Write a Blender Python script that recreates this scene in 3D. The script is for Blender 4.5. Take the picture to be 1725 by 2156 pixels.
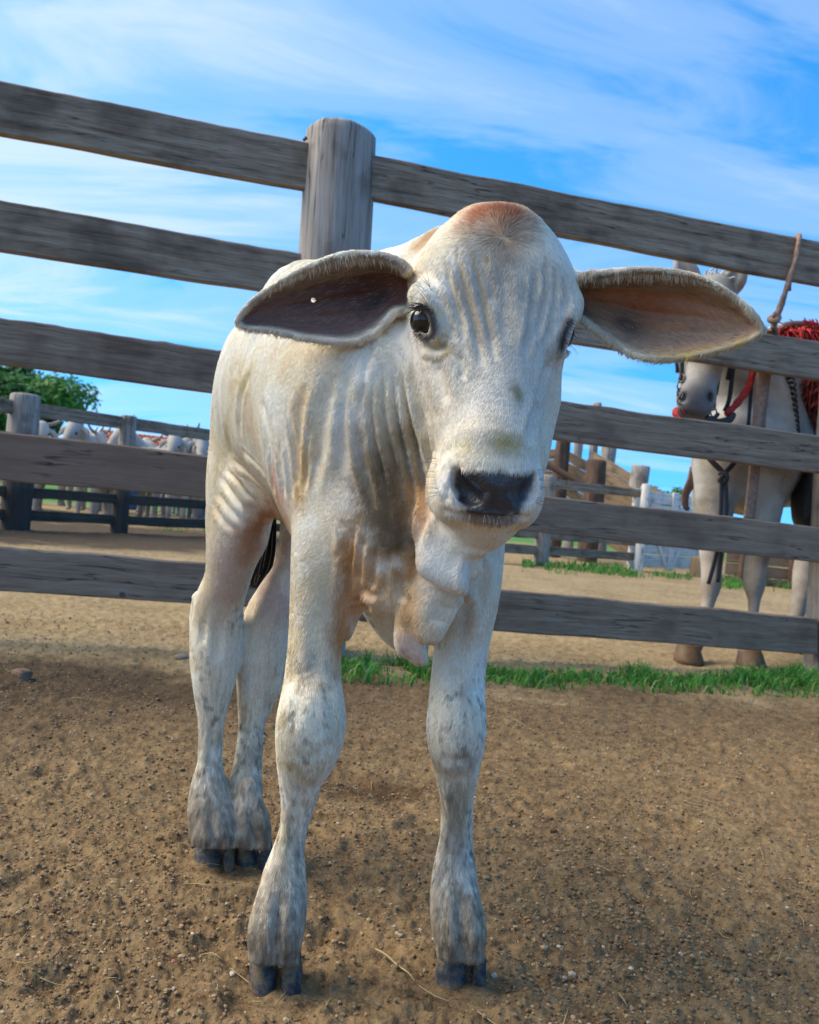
import bpy, bmesh, math, random
import numpy as np
from mathutils import Vector, Matrix, Euler
random.seed(7); np.random.seed(7)
rng = np.random.default_rng(11)
for o in list(bpy.data.objects):
    bpy.data.objects.remove(o)
SC = bpy.context.scene
COL = SC.collection
R = math.radians

# ------------------------------------------------------------------ camera
CAM_H = 0.55
ROLL = R(5.0)
FOCAL = 1800.0            # focal length for a picture 1725 wide
CX, CY, YH = 862.5, 1078.0, 1064.0
PITCH = -math.atan((CY - YH) / FOCAL)
cam_d = bpy.data.cameras.new('camera'); cam = bpy.data.objects.new('camera', cam_d); COL.objects.link(cam)
cam_d.sensor_fit = 'HORIZONTAL'; cam_d.sensor_width = 36.0
cam_d.lens = 36.0 * FOCAL / 1725.0
cam_d.clip_start = 0.05; cam_d.clip_end = 3000
v_f = np.array([0, math.cos(PITCH), math.sin(PITCH)])
v_u0 = np.array([0, -math.sin(PITCH), math.cos(PITCH)])
v_r0 = np.array([1.0, 0, 0])
v_r = math.cos(ROLL) * v_r0 + math.sin(ROLL) * v_u0
v_u = -math.sin(ROLL) * v_r0 + math.cos(ROLL) * v_u0
M = Matrix(((v_r[0], v_u[0], -v_f[0], 0), (v_r[1], v_u[1], -v_f[1], 0), (v_r[2], v_u[2], -v_f[2], CAM_H), (0, 0, 0, 1)))
cam.matrix_world = M
cam_d.dof.use_dof = True; cam_d.dof.focus_distance = 0.92; cam_d.dof.aperture_fstop = 15
SC.camera = cam
CAMP = np.array([0, 0, CAM_H])

def ray(px, py):
    return v_f + v_r * ((px - CX) / FOCAL) + v_u * ((CY - py) / FOCAL)
def P(px, py, y):                       # the point at distance y along the viewing direction's ground axis
    d = ray(px, py)
    return CAMP + d * (y / d[1])
def G(px, py, z=0.0):                   # the point of the ground seen there
    d = ray(px, py)
    return CAMP + d * ((z - CAM_H) / d[2])
def proj(p):
    q = np.asarray(p) - CAMP
    w = q @ v_f
    return CX + FOCAL * (q @ v_r) / w, CY - FOCAL * (q @ v_u) / w, w

# ------------------------------------------------------------------ sky and sun
SUN_EL, SUN_AZ = R(46), R(271)          # azimuth counted clockwise from +Y
world = bpy.data.worlds.new('World'); SC.world = world; world.use_nodes = True
def nd(nt, typ, **kw):
    n = nt.nodes.new(typ)
    for k, v in kw.items():
        if k.startswith('i_'):
            n.inputs[k[2:].replace('_', ' ')].default_value = v
        else:
            setattr(n, k, v)
    return n
def lk(nt, a, b): nt.links.new(a, b)
def math_n(nt, op, a, b=None, clamp=False):
    n = nt.nodes.new('ShaderNodeMath'); n.operation = op; n.use_clamp = clamp
    for i, v in enumerate((a, b)):
        if v is None: continue
        if isinstance(v, (int, float)): n.inputs[i].default_value = v
        else: nt.links.new(v, n.inputs[i])
    return n.outputs[0]
def ramp(nt, fac, stops, interp='LINEAR'):
    n = nt.nodes.new('ShaderNodeValToRGB'); n.color_ramp.interpolation = interp
    e = n.color_ramp.elements
    while len(e) > 1: e.remove(e[-1])
    e[0].position = stops[0][0]; c = stops[0][1]; e[0].color = (*c, 1) if len(c) == 3 else c
    for p_, c in stops[1:]:
        x = e.new(p_); x.color = (*c, 1) if len(c) == 3 else c
    nt.links.new(fac, n.inputs[0]); return n.outputs[0]
def mixc(nt, fac, a, b, mode='MIX'):
    n = nt.nodes.new('ShaderNodeMix'); n.data_type = 'RGBA'; n.blend_type = mode
    for s, v in ((n.inputs['Factor'], fac), (n.inputs[6], a), (n.inputs[7], b)):
        if isinstance(v, (int, float)): s.default_value = v
        elif isinstance(v, tuple): s.default_value = (*v, 1) if len(v) == 3 else v
        else: nt.links.new(v, s)
    return n.outputs[2]
def build_sky():
    nt = world.node_tree
    for n in list(nt.nodes): nt.nodes.remove(n)
    out = nd(nt, 'ShaderNodeOutputWorld'); bg = nd(nt, 'ShaderNodeBackground')
    sky = nd(nt, 'ShaderNodeTexSky', sky_type='NISHITA', sun_disc=False, sun_elevation=SUN_EL, sun_rotation=SUN_AZ,
             air_density=1.0, dust_density=0.3, ozone_density=1.6, altitude=0)
    tc = nd(nt, 'ShaderNodeTexCoord')
    sep = nd(nt, 'ShaderNodeSeparateXYZ'); lk(nt, tc.outputs['Generated'], sep.inputs[0])
    # clean air: the horizon is as blue as the sky a little higher up
    lift = nd(nt, 'ShaderNodeCombineXYZ'); lk(nt, sep.outputs[0], lift.inputs[0]); lk(nt, sep.outputs[1], lift.inputs[1])
    lk(nt, math_n(nt, 'ADD', math_n(nt, 'MULTIPLY', math_n(nt, 'MAXIMUM', sep.outputs[2], 0.0), 0.75), 0.22), lift.inputs[2])
    nv = nd(nt, 'ShaderNodeVectorMath', operation='NORMALIZE'); lk(nt, lift.outputs[0], nv.inputs[0]); lk(nt, nv.outputs[0], sky.inputs[0])
    hs = nd(nt, 'ShaderNodeHueSaturation'); hs.inputs['Saturation'].default_value = 1.2; hs.inputs['Value'].default_value = 1.0
    lk(nt, mixc(nt, 1.0, sky.outputs[0], (0.93, 1.30, 1.50), 'MULTIPLY'), hs.inputs['Color'])
    # a cloud sheet: the direction projected on a high plane, stretched by the wind
    zc = math_n(nt, 'MAXIMUM', math_n(nt, 'ADD', sep.outputs[2], 0.18), 0.05)
    u = math_n(nt, 'DIVIDE', sep.outputs[0], zc); v = math_n(nt, 'DIVIDE', sep.outputs[1], zc)
    cmb = nd(nt, 'ShaderNodeCombineXYZ'); lk(nt, u, cmb.inputs[0]); lk(nt, v, cmb.inputs[1])
    mp = nd(nt, 'ShaderNodeMapping'); mp.inputs['Rotation'].default_value = (0, 0, R(28)); mp.inputs['Scale'].default_value = (0.55, 1.7, 1); mp.inputs['Location'].default_value = (1.35, 0.4, 0)
    lk(nt, cmb.outputs[0], mp.inputs[0])
    n1 = nd(nt, 'ShaderNodeTexNoise'); n1.inputs['Scale'].default_value = 1.9; n1.inputs['Detail'].default_value = 10; n1.inputs['Roughness'].default_value = 0.58; n1.inputs['Distortion'].default_value = 0.9
    lk(nt, mp.outputs[0], n1.inputs[0])
    mp2 = nd(nt, 'ShaderNodeMapping'); mp2.inputs['Scale'].default_value = (0.5, 0.5, 1); mp2.inputs['Location'].default_value = (0.9, 2.2, 0)
    lk(nt, cmb.outputs[0], mp2.inputs[0])
    n2 = nd(nt, 'ShaderNodeTexNoise'); n2.inputs['Scale'].default_value = 0.9; n2.inputs['Detail'].default_value = 4
    lk(nt, mp2.outputs[0], n2.inputs[0])
    # cloudier towards the sun's side of the sky (low x), clear low on the other side
    side = math_n(nt, 'MULTIPLY', sep.outputs[0], -0.26)
    low = math_n(nt, 'MULTIPLY', sep.outputs[2], 0.20)
    s = math_n(nt, 'ADD', math_n(nt, 'ADD', math_n(nt, 'MULTIPLY', n1.outputs[0], 0.95), math_n(nt, 'MULTIPLY', n2.outputs[0], 0.30)), math_n(nt, 'ADD', side, low))
    cl = ramp(nt, s, [(0.52, (0, 0, 0)), (0.68, (0.26,) * 3), (0.94, (0.72,) * 3)], 'EASE')
    col = mixc(nt, cl, hs.outputs[0], (4.1, 4.6, 5.1))
    lk(nt, col, bg.inputs[0]); bg.inputs[1].default_value = 0.120
    lk(nt, bg.outputs[0], out.inputs[0])
build_sky()
sun_d = bpy.data.lights.new('sun', 'SUN'); sun = bpy.data.objects.new('sun', sun_d); COL.objects.link(sun)
sun_d.energy = 2.7; sun_d.angle = R(40); sun_d.color = (1.0, 0.88, 0.70)
sdir = Vector((math.sin(SUN_AZ) * math.cos(SUN_EL), math.cos(SUN_AZ) * math.cos(SUN_EL), math.sin(SUN_EL)))
sun.rotation_euler = sdir.to_track_quat('Z', 'Y').to_euler(); sun.location = (0, 0, 30)
vs = SC.view_settings; vs.view_transform = 'Standard'; vs.look = 'None'; vs.exposure = 0.85; vs.gamma = 1.0; vs.use_curve_mapping = False
SC.render.engine = 'CYCLES'
SC.cycles.use_denoising = True
SC.cycles.max_bounces = 6; SC.cycles.diffuse_bounces = 3; SC.cycles.glossy_bounces = 2; SC.cycles.transmission_bounces = 4; SC.cycles.transparent_max_bounces = 8
SC.cycles.use_adaptive_sampling = True; SC.cycles.adaptive_threshold = 0.01

# ------------------------------------------------------------------ helpers
def link(name, me, mat=None, parent=None):
    o = bpy.data.objects.new(name, me); COL.objects.link(o)
    if mat is not None:
        for m_ in (mat if isinstance(mat, (list, tuple)) else [mat]): me.materials.append(m_)
    if parent is not None: o.parent = parent
    return o
def mesh(name, verts, faces, mat=None, parent=None, smooth=False):
    me = bpy.data.meshes.new(name); me.from_pydata([tuple(map(float, v)) for v in verts], [], [tuple(map(int, f)) for f in faces]); me.update()
    if smooth: me.polygons.foreach_set('use_smooth', np.ones(len(me.polygons), bool))
    return link(name, me, mat, parent)
def np_mesh(name, verts, faces, mat=None, parent=None, smooth=True):
    verts = np.asarray(verts, np.float32); faces = np.asarray(faces, np.int32); k = faces.shape[1]
    me = bpy.data.meshes.new(name)
    me.vertices.add(len(verts)); me.vertices.foreach_set('co', verts.ravel())
    me.loops.add(faces.size); me.loops.foreach_set('vertex_index', faces.ravel())
    me.polygons.add(len(faces)); me.polygons.foreach_set('loop_start', np.arange(0, faces.size, k, dtype=np.int32))
    me.polygons.foreach_set('use_smooth', np.full(len(faces), smooth)); me.update(calc_edges=True); me.validate()
    return link(name, me, mat, parent)
def set_col(me, cols, name='Col'):
    a = me.color_attributes.new(name, 'FLOAT_COLOR', 'POINT')
    c = np.ones((len(cols), 4), np.float32); c[:, :3] = cols
    a.data.foreach_set('color', c.ravel())
def set_f(me, vals, name):
    a = me.attributes.new(name, 'FLOAT', 'POINT'); a.data.foreach_set('value', np.asarray(vals, np.float32))
def tag(o, label=None, cat=None, group=None, kind=None):
    for k, v in (('label', label), ('category', cat), ('group', group), ('kind', kind)):
        if v: o[k] = v
    return o
def empty(name, loc=(0, 0, 0), rz=0):
    o = bpy.data.objects.new(name, None); COL.objects.link(o); o.location = [float(v) for v in loc]; o.rotation_euler = (0, 0, rz); o.empty_display_size = 0.1
    return o

# ---- noise
def _h(ix, iy, iz, s):
    n = (ix.astype(np.int64) * 374761393 + iy.astype(np.int64) * 668265263 + iz.astype(np.int64) * 2147483647 + s * 1274126177) & 0xffffffff
    n = ((n ^ (n >> 13)) * 1274126177) & 0xffffffff
    n = ((n ^ (n >> 15)) * 2246822519) & 0xffffffff
    return ((n ^ (n >> 16)) & 0xffffff).astype(np.float64) / 0xffffff
def vnoise(p, s=0):
    p = np.asarray(p, np.float64); i = np.floor(p); f = p - i; f = f * f * f * (f * (f * 6 - 15) + 10)
    ix, iy, iz = i[:, 0], i[:, 1], i[:, 2]; r = 0
    for a in (0, 1):
        for b in (0, 1):
            for c in (0, 1):
                w = (f[:, 0] if a else 1 - f[:, 0]) * (f[:, 1] if b else 1 - f[:, 1]) * (f[:, 2] if c else 1 - f[:, 2])
                r = r + w * _h(ix + a, iy + b, iz + c, s)
    return r * 2 - 1
def fbm(p, octv=4, s=0, gain=0.5):
    p = np.asarray(p, np.float64); r = 0; a = 1.0; t = 0
    for k in range(octv):
        r = r + a * vnoise(p * (2.03 ** k) + 17.3 * k, s + k); t += a; a *= gain
    return r / t
def sst(a, b, x):
    t = np.clip((x - a) / (b - a), 0, 1); return t * t * (3 - 2 * t)
def spline(pts, n):
    pts = np.asarray(pts, float); m = len(pts); t = np.linspace(0, m - 1, n); i = np.minimum(t.astype(int), m - 2); f = (t - i)[:, None]
    p0 = pts[np.maximum(i - 1, 0)]; p1 = pts[i]; p2 = pts[i + 1]; p3 = pts[np.minimum(i + 2, m - 1)]
    return 0.5 * ((2 * p1) + (-p0 + p2) * f + (2 * p0 - 5 * p1 + 4 * p2 - p3) * f ** 2 + (-p0 + 3 * p1 - 3 * p2 + p3) * f ** 3)

# ---- distance field modelling
class Field:
    def __init__(s, lo, hi, vox):
        s.v = vox; s.lo = np.array(lo, np.float64); s.n = np.ceil((np.array(hi) - s.lo) / vox).astype(int) + 1
        s.D = np.full(s.n, 0.2, np.float32)
    def box(s, lo, hi):
        a = np.clip(np.floor((np.array(lo) - s.lo) / s.v).astype(int), 0, s.n); b = np.clip(np.ceil((np.array(hi) - s.lo) / s.v).astype(int) + 1, 0, s.n)
        sl = tuple(slice(a[k], max(b[k], a[k])) for k in range(3))
        g = [(s.lo[k] + np.arange(sl[k].start, sl[k].stop) * s.v).astype(np.float32) for k in range(3)]
        return sl, g
    def put(s, sl, d, k, sub=False):
        a = s.D[sl]
        if sub:
            a = -a
            h = np.maximum(k - np.abs(a - d), 0) / k if k > 0 else 0
            s.D[sl] = -(np.minimum(a, d) - h * h * k * 0.25)
        else:
            h = np.maximum(k - np.abs(a - d), 0) / k if k > 0 else 0
            s.D[sl] = np.minimum(a, d) - h * h * k * 0.25
    def ell(s, c, r, rot=None, k=0.02, sub=False, p=2.0):
        c = np.asarray(c, float); r = np.asarray(r, float); m = r.max() * (1.0 if p <= 2 else 1.25) + k + 0.012
        sl, g = s.box(c - m, c + m)
        if min(len(x) for x in g) == 0: return
        X = g[0][:, None, None] - c[0]; Y = g[1][None, :, None] - c[1]; Z = g[2][None, None, :] - c[2]
        if rot is not None:                      # rows of rot: the ellipsoid's own axes
            q = [rot[i][0] * X + rot[i][1] * Y + rot[i][2] * Z for i in range(3)]
        else: q = [X, Y, Z]
        if p == 2.0:
            k0 = np.sqrt((q[0] / r[0]) ** 2 + (q[1] / r[1]) ** 2 + (q[2] / r[2]) ** 2)
            k1 = np.sqrt((q[0] / r[0] ** 2) ** 2 + (q[1] / r[1] ** 2) ** 2 + (q[2] / r[2] ** 2) ** 2) + 1e-6
            d = k0 * (k0 - 1) / k1
        else:
            k0 = ((np.abs(q[0]) / r[0]) ** p + (np.abs(q[1]) / r[1]) ** p + (np.abs(q[2]) / r[2]) ** p) ** (1 / p) + 1e-6
            ln = np.sqrt(q[0] ** 2 + q[1] ** 2 + q[2] ** 2)
            d = ln * (1 - 1 / k0)
        s.put(sl, d.astype(np.float32), k, sub)
    def limb(s, pts, rad, k=0.015, n=40, sub=False, flat=None):
        # a tapering tube through the points; flat = (direction, factor) squashes it along a direction
        q = spline(np.column_stack([np.asarray(pts, float), np.asarray(rad, float)]), n)
        lo = (q[:, :3] - q[:, 3:]).min(0) - k - 0.012; hi = (q[:, :3] + q[:, 3:]).max(0) + k + 0.012
        sl, g = s.box(lo, hi)
        if min(len(x) for x in g) == 0: return
        d = np.full([len(x) for x in g], 0.2, np.float32)
        for i in range(n - 1):
            a, b = q[i], q[i + 1]; m = max(a[3], b[3]) + k + 0.012
            sub_ = [slice(*np.clip([int((min(a[j], b[j]) - m - g[j][0]) / s.v), int((max(a[j], b[j]) + m - g[j][0]) / s.v) + 2], 0, len(g[j]))) for j in range(3)]
            X = g[0][sub_[0]][:, None, None] - a[0]; Y = g[1][sub_[1]][None, :, None] - a[1]; Z = g[2][sub_[2]][None, None, :] - a[2]
            ab = b[:3] - a[:3]; L = ab @ ab + 1e-12
            t = np.clip((X * ab[0] + Y * ab[1] + Z * ab[2]) / L, 0, 1)
            dx, dy, dz = X - t * ab[0], Y - t * ab[1], Z - t * ab[2]
            if flat is not None:
                fd, ff = flat; pr = dx * fd[0] + dy * fd[1] + dz * fd[2]
                e2 = dx * dx + dy * dy + dz * dz + pr * pr * (1 / ff ** 2 - 1)
            else: e2 = dx * dx + dy * dy + dz * dz
            dd = np.sqrt(e2) - (a[3] + t * (b[3] - a[3]))
            ss = tuple(sub_); d[ss] = np.minimum(d[ss], dd)
        s.put(sl, d, k, sub)
    def sheet(s, pts, rad, k=0.008, sub=False):
        # a thin curved sheet given by many points with their half thickness
        pts = np.asarray(pts); rad = np.asarray(rad); mr = rad.max() + k + 0.008
        sl, g = s.box(pts.min(0) - mr, pts.max(0) + mr)
        o = np.array([x[0] for x in g]); dims = [len(x) for x in g]; d = np.full(dims, 0.2, np.float32).ravel()
        w = int(math.ceil(mr / s.v)); off = np.stack(np.meshgrid(*[np.arange(-w, w + 1)] * 3, indexing='ij'), -1).reshape(-1, 3)
        off = off[np.linalg.norm(off, axis=1) <= w + 0.5]
        c = np.rint((pts - o) / s.v).astype(int)
        for i in range(0, len(pts), 400):
            id_ = c[i:i + 400, None, :] + off[None]
            ok = ((id_ >= 0) & (id_ < np.array(dims))).all(-1)
            q = id_ * s.v + o - pts[i:i + 400, None, :]
            dd = np.linalg.norm(q, axis=-1) - rad[i:i + 400, None]
            fl = (id_[..., 0] * dims[1] + id_[..., 1]) * dims[2] + id_[..., 2]
            np.minimum.at(d, fl[ok], dd[ok].astype(np.float32))
        s.put(sl, d.reshape(dims), k, sub)
    def nets(s):
        D = s.D; ins = D < 0
        cnt = np.zeros([x - 1 for x in D.shape], np.uint8)
        for a in (0, 1):
            for b in (0, 1):
                for c in (0, 1):
                    cnt += ins[a:D.shape[0] - 1 + a, b:D.shape[1] - 1 + b, c:D.shape[2] - 1 + c]
        act = (cnt > 0) & (cnt < 8)
        I = np.argwhere(act); idx = np.full(act.shape, -1, np.int32); idx[act] = np.arange(len(I))
        acc = np.zeros((len(I), 3)); num = np.zeros(len(I))
        cor = [(a, b, c) for a in (0, 1) for b in (0, 1) for c in (0, 1)]
        val = {q: D[I[:, 0] + q[0], I[:, 1] + q[1], I[:, 2] + q[2]].astype(np.float64) for q in cor}
        for q in cor:
            for ax in range(3):
                if q[ax] == 0:
                    r = list(q); r[ax] = 1; r = tuple(r); va, vb = val[q], val[r]
                    m = (va < 0) != (vb < 0); t = va[m] / (va[m] - vb[m])
                    pt = np.tile(np.array(q, float), (m.sum(), 1)); pt[:, ax] = t
                    acc[m] += pt; num[m] += 1
        V = s.lo + (I + acc / num[:, None]) * s.v
        Q = []
        for ax in range(3):
            u, w = [(1, 2), (2, 0), (0, 1)][ax]
            sa = [slice(None)] * 3; sb = [slice(None)] * 3; sa[ax] = slice(0, -1); sb[ax] = slice(1, None)
            e = ins[tuple(sa)] != ins[tuple(sb)]
            E = np.argwhere(e)
            E = E[(E[:, u] > 0) & (E[:, w] > 0) & (E[:, u] < D.shape[u] - 1) & (E[:, w] < D.shape[w] - 1)]
            flip = ~ins[E[:, 0], E[:, 1], E[:, 2]]
            def at(du, dw):
                F = E.copy(); F[:, u] += du; F[:, w] += dw; return idx[F[:, 0], F[:, 1], F[:, 2]]
            q = np.stack([at(-1, -1), at(0, -1), at(0, 0), at(-1, 0)], 1)
            q[flip] = q[flip][:, ::-1]; Q.append(q)
        return V, np.concatenate(Q)
def relax(V, F, it, lam=0.5, mu=-0.52):
    e = np.concatenate([F[:, [0, 1]], F[:, [1, 2]], F[:, [2, 3]], F[:, [3, 0]]]); n = len(V)
    deg = np.bincount(e.ravel(), minlength=n)[:, None].astype(float)
    def lap(V): 
        s = np.stack([np.bincount(e[:, 0], V[e[:, 1], k], n) + np.bincount(e[:, 1], V[e[:, 0], k], n) for k in range(3)], 1)
        return s / np.maximum(deg, 1) - V
    for i in range(it):
        V = V + lam * lap(V)
        if mu: V = V + mu * lap(V)
    return V
def vnormals(V, F):
    n = np.cross(V[F[:, 2]] - V[F[:, 0]], V[F[:, 3 if F.shape[1] > 3 else 2]] - V[F[:, 1]])
    N = np.zeros_like(V)
    for k in range(3):
        N[:, k] = sum(np.bincount(F[:, j], n[:, k], len(V)) for j in range(F.shape[1]))
    return N / (np.linalg.norm(N, axis=1, keepdims=True) + 1e-12)
def largest(V, F):
    # keep the biggest connected piece
    par = np.arange(len(V))
    e = np.concatenate([F[:, [0, 1]], F[:, [1, 2]], F[:, [2, 3]]])
    for _ in range(200):
        m = np.minimum(par[e[:, 0]], par[e[:, 1]]); q = par.copy()
        np.minimum.at(q, e[:, 0], m); np.minimum.at(q, e[:, 1], m); q = q[q]; q = q[q]
        if (q == par).all(): break
        par = q
    lab, c = np.unique(par, return_counts=True); k = lab[c.argmax()]; keep = par == k
    mp = np.cumsum(keep) - 1; F = F[keep[F].all(1)]
    return V[keep], mp[F]
# ------------------------------------------------------------------ materials of the setting
def new_mat(name):
    m = bpy.data.materials.new(name); m.use_nodes = True; return m, m.node_tree, m.node_tree.nodes['Principled BSDF']
def wood_material(name, stops, bump=0.5, fleck=0.25, rough=0.85, along=2.2, across=42.0, crack=0.8):
    m, nt, b = new_mat(name)
    g = nd(nt, 'ShaderNodeAttribute', attribute_name='gr'); tn = nd(nt, 'ShaderNodeAttribute', attribute_name='tone')
    mp = nd(nt, 'ShaderNodeMapping'); mp.inputs['Scale'].default_value = (along, across, across); lk(nt, g.outputs['Vector'], mp.inputs[0])
    n1 = nd(nt, 'ShaderNodeTexNoise'); n1.inputs['Scale'].default_value = 1; n1.inputs['Detail'].default_value = 7; n1.inputs['Roughness'].default_value = 0.65; n1.inputs['Distortion'].default_value = 0.35; lk(nt, mp.outputs[0], n1.inputs[0])
    mp2 = nd(nt, 'ShaderNodeMapping'); mp2.inputs['Scale'].default_value = (along * 6, across * 5, across * 5); lk(nt, g.outputs['Vector'], mp2.inputs[0])
    n2 = nd(nt, 'ShaderNodeTexNoise'); n2.inputs['Scale'].default_value = 1; n2.inputs['Detail'].default_value = 4; lk(nt, mp2.outputs[0], n2.inputs[0])
    n3 = nd(nt, 'ShaderNodeTexNoise'); n3.inputs['Scale'].default_value = 5.5; n3.inputs['Detail'].default_value = 5; lk(nt, g.outputs['Vector'], n3.inputs[0])
    s = math_n(nt, 'ADD', math_n(nt, 'MULTIPLY', n1.outputs[0], 0.55), math_n(nt, 'ADD', math_n(nt, 'MULTIPLY', n2.outputs[0], 0.25), math_n(nt, 'MULTIPLY', n3.outputs[0], 0.20)))
    c = ramp(nt, s, stops)
    # pale lichen and scuffs, dark stains
    n4 = nd(nt, 'ShaderNodeTexNoise'); n4.inputs['Scale'].default_value = 26; n4.inputs['Detail'].default_value = 6; n4.inputs['Roughness'].default_value = 0.7; lk(nt, g.outputs['Vector'], n4.inputs[0])
    f = ramp(nt, math_n(nt, 'ADD', math_n(nt, 'MULTIPLY', n4.outputs[0], 0.7), math_n(nt, 'MULTIPLY', n3.outputs[0], 0.3)), [(0.56, (0, 0, 0)), (0.68, (1, 1, 1))])
    c = mixc(nt, math_n(nt, 'MULTIPLY', f, fleck), c, (0.34, 0.32, 0.29))
    d = ramp(nt, n3.outputs[0], [(0.33, (1, 1, 1)), (0.46, (0, 0, 0))])
    c = mixc(nt, math_n(nt, 'MULTIPLY', d, 0.45), c, (0.055, 0.042, 0.034))
    c = mixc(nt, math_n(nt, 'MULTIPLY', tn.outputs['Fac'], 0.9), c, mixc(nt, s, (0.11, 0.066, 0.042), (0.34, 0.225, 0.16)))
    # fine splits along the grain, knots
    mp3 = nd(nt, 'ShaderNodeMapping'); mp3.inputs['Scale'].default_value = (along * 0.8, across * 0.8, across * 0.8); lk(nt, g.outputs['Vector'], mp3.inputs[0])
    n5 = nd(nt, 'ShaderNodeTexNoise'); n5.inputs['Scale'].default_value = 1; n5.inputs['Detail'].default_value = 3; n5.inputs['Distortion'].default_value = 0.6; lk(nt, mp3.outputs[0], n5.inputs[0])
    cr = ramp(nt, math_n(nt, 'ABSOLUTE', math_n(nt, 'SUBTRACT', n5.outputs[0], 0.5)), [(0.004, (1, 1, 1)), (0.016, (0, 0, 0))])
    gate = ramp(nt, n3.outputs[0], [(0.47, (0, 0, 0)), (0.56, (1, 1, 1))]); cr = math_n(nt, 'MULTIPLY', cr, gate)
    c = mixc(nt, math_n(nt, 'MULTIPLY', cr, crack), c, (0.018, 0.014, 0.012))
    md = nd(nt, 'ShaderNodeAttribute', attribute_name='low_dark'); c = mixc(nt, md.outputs['Fac'], c, (0.030, 0.023, 0.018))  # very dark tone mixed in by the vertex amount
    lk(nt, c, b.inputs['Base Color']); b.inputs['Roughness'].default_value = rough; b.inputs['Specular IOR Level'].default_value = 0.25
    bp = nd(nt, 'ShaderNodeBump'); bp.inputs['Strength'].default_value = bump; bp.inputs['Distance'].default_value = 0.004
    lk(nt, math_n(nt, 'SUBTRACT', math_n(nt, 'ADD', n1.outputs[0], math_n(nt, 'MULTIPLY', n2.outputs[0], 0.5)), math_n(nt, 'MULTIPLY', cr, 0.8)), bp.inputs['Height']); lk(nt, bp.outputs[0], b.inputs['Normal'])
    return m
M_GREY = wood_material('weathered_grey_wood', [(0.36, (0.074, 0.051, 0.035)), (0.45, (0.192, 0.146, 0.104)), (0.54, (0.285, 0.231, 0.172)), (0.64, (0.385, 0.328, 0.255))])
M_POST = wood_material('grey_post_wood', [(0.36, (0.11, 0.085, 0.066)), (0.45, (0.26, 0.225, 0.19)), (0.54, (0.35, 0.315, 0.28)), (0.64, (0.44, 0.40, 0.365))], fleck=0.1, along=1.4, across=26, bump=0.8)
M_TAN = wood_material('tan_plank_wood', [(0.34, (0.17, 0.105, 0.055)), (0.5, (0.33, 0.225, 0.125)), (0.66, (0.44, 0.325, 0.20))], fleck=0.12)
M_DARKLOG = wood_material('dark_log_wood', [(0.34, (0.035, 0.022, 0.016)), (0.5, (0.10, 0.06, 0.042)), (0.66, (0.17, 0.11, 0.08))], fleck=0.1, along=3, across=30)
M_WHITE = wood_material('whitewashed_wood', [(0.34, (0.42, 0.40, 0.37)), (0.5, (0.70, 0.68, 0.64)), (0.66, (0.80, 0.79, 0.76))], fleck=0.1)
def plain(name, col, rough=0.6, spec=0.3, var=0.25, scale=30, metal=0.0):
    m, nt, b = new_mat(name); tc = nd(nt, 'ShaderNodeTexCoord'); n = nd(nt, 'ShaderNodeTexNoise'); n.inputs['Scale'].default_value = scale; n.inputs['Detail'].default_value = 5
    lk(nt, tc.outputs['Object'], n.inputs[0]); a = tuple(x * (1 - var) for x in col); z = tuple(min(1, x * (1 + var)) for x in col)
    lk(nt, ramp(nt, n.outputs[0], [(0.3, a), (0.7, z)]), b.inputs['Base Color']); b.inputs['Roughness'].default_value = rough; b.inputs['Specular IOR Level'].default_value = spec; b.inputs['Metallic'].default_value = metal
    bp = nd(nt, 'ShaderNodeBump'); bp.inputs['Strength'].default_value = 0.3; bp.inputs['Distance'].default_value = 0.003; lk(nt, n.outputs[0], bp.inputs['Height']); lk(nt, bp.outputs[0], b.inputs['Normal'])
    return m
M_IRON = plain('rusty_iron', (0.06, 0.045, 0.04), 0.6, 0.5)

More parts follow.
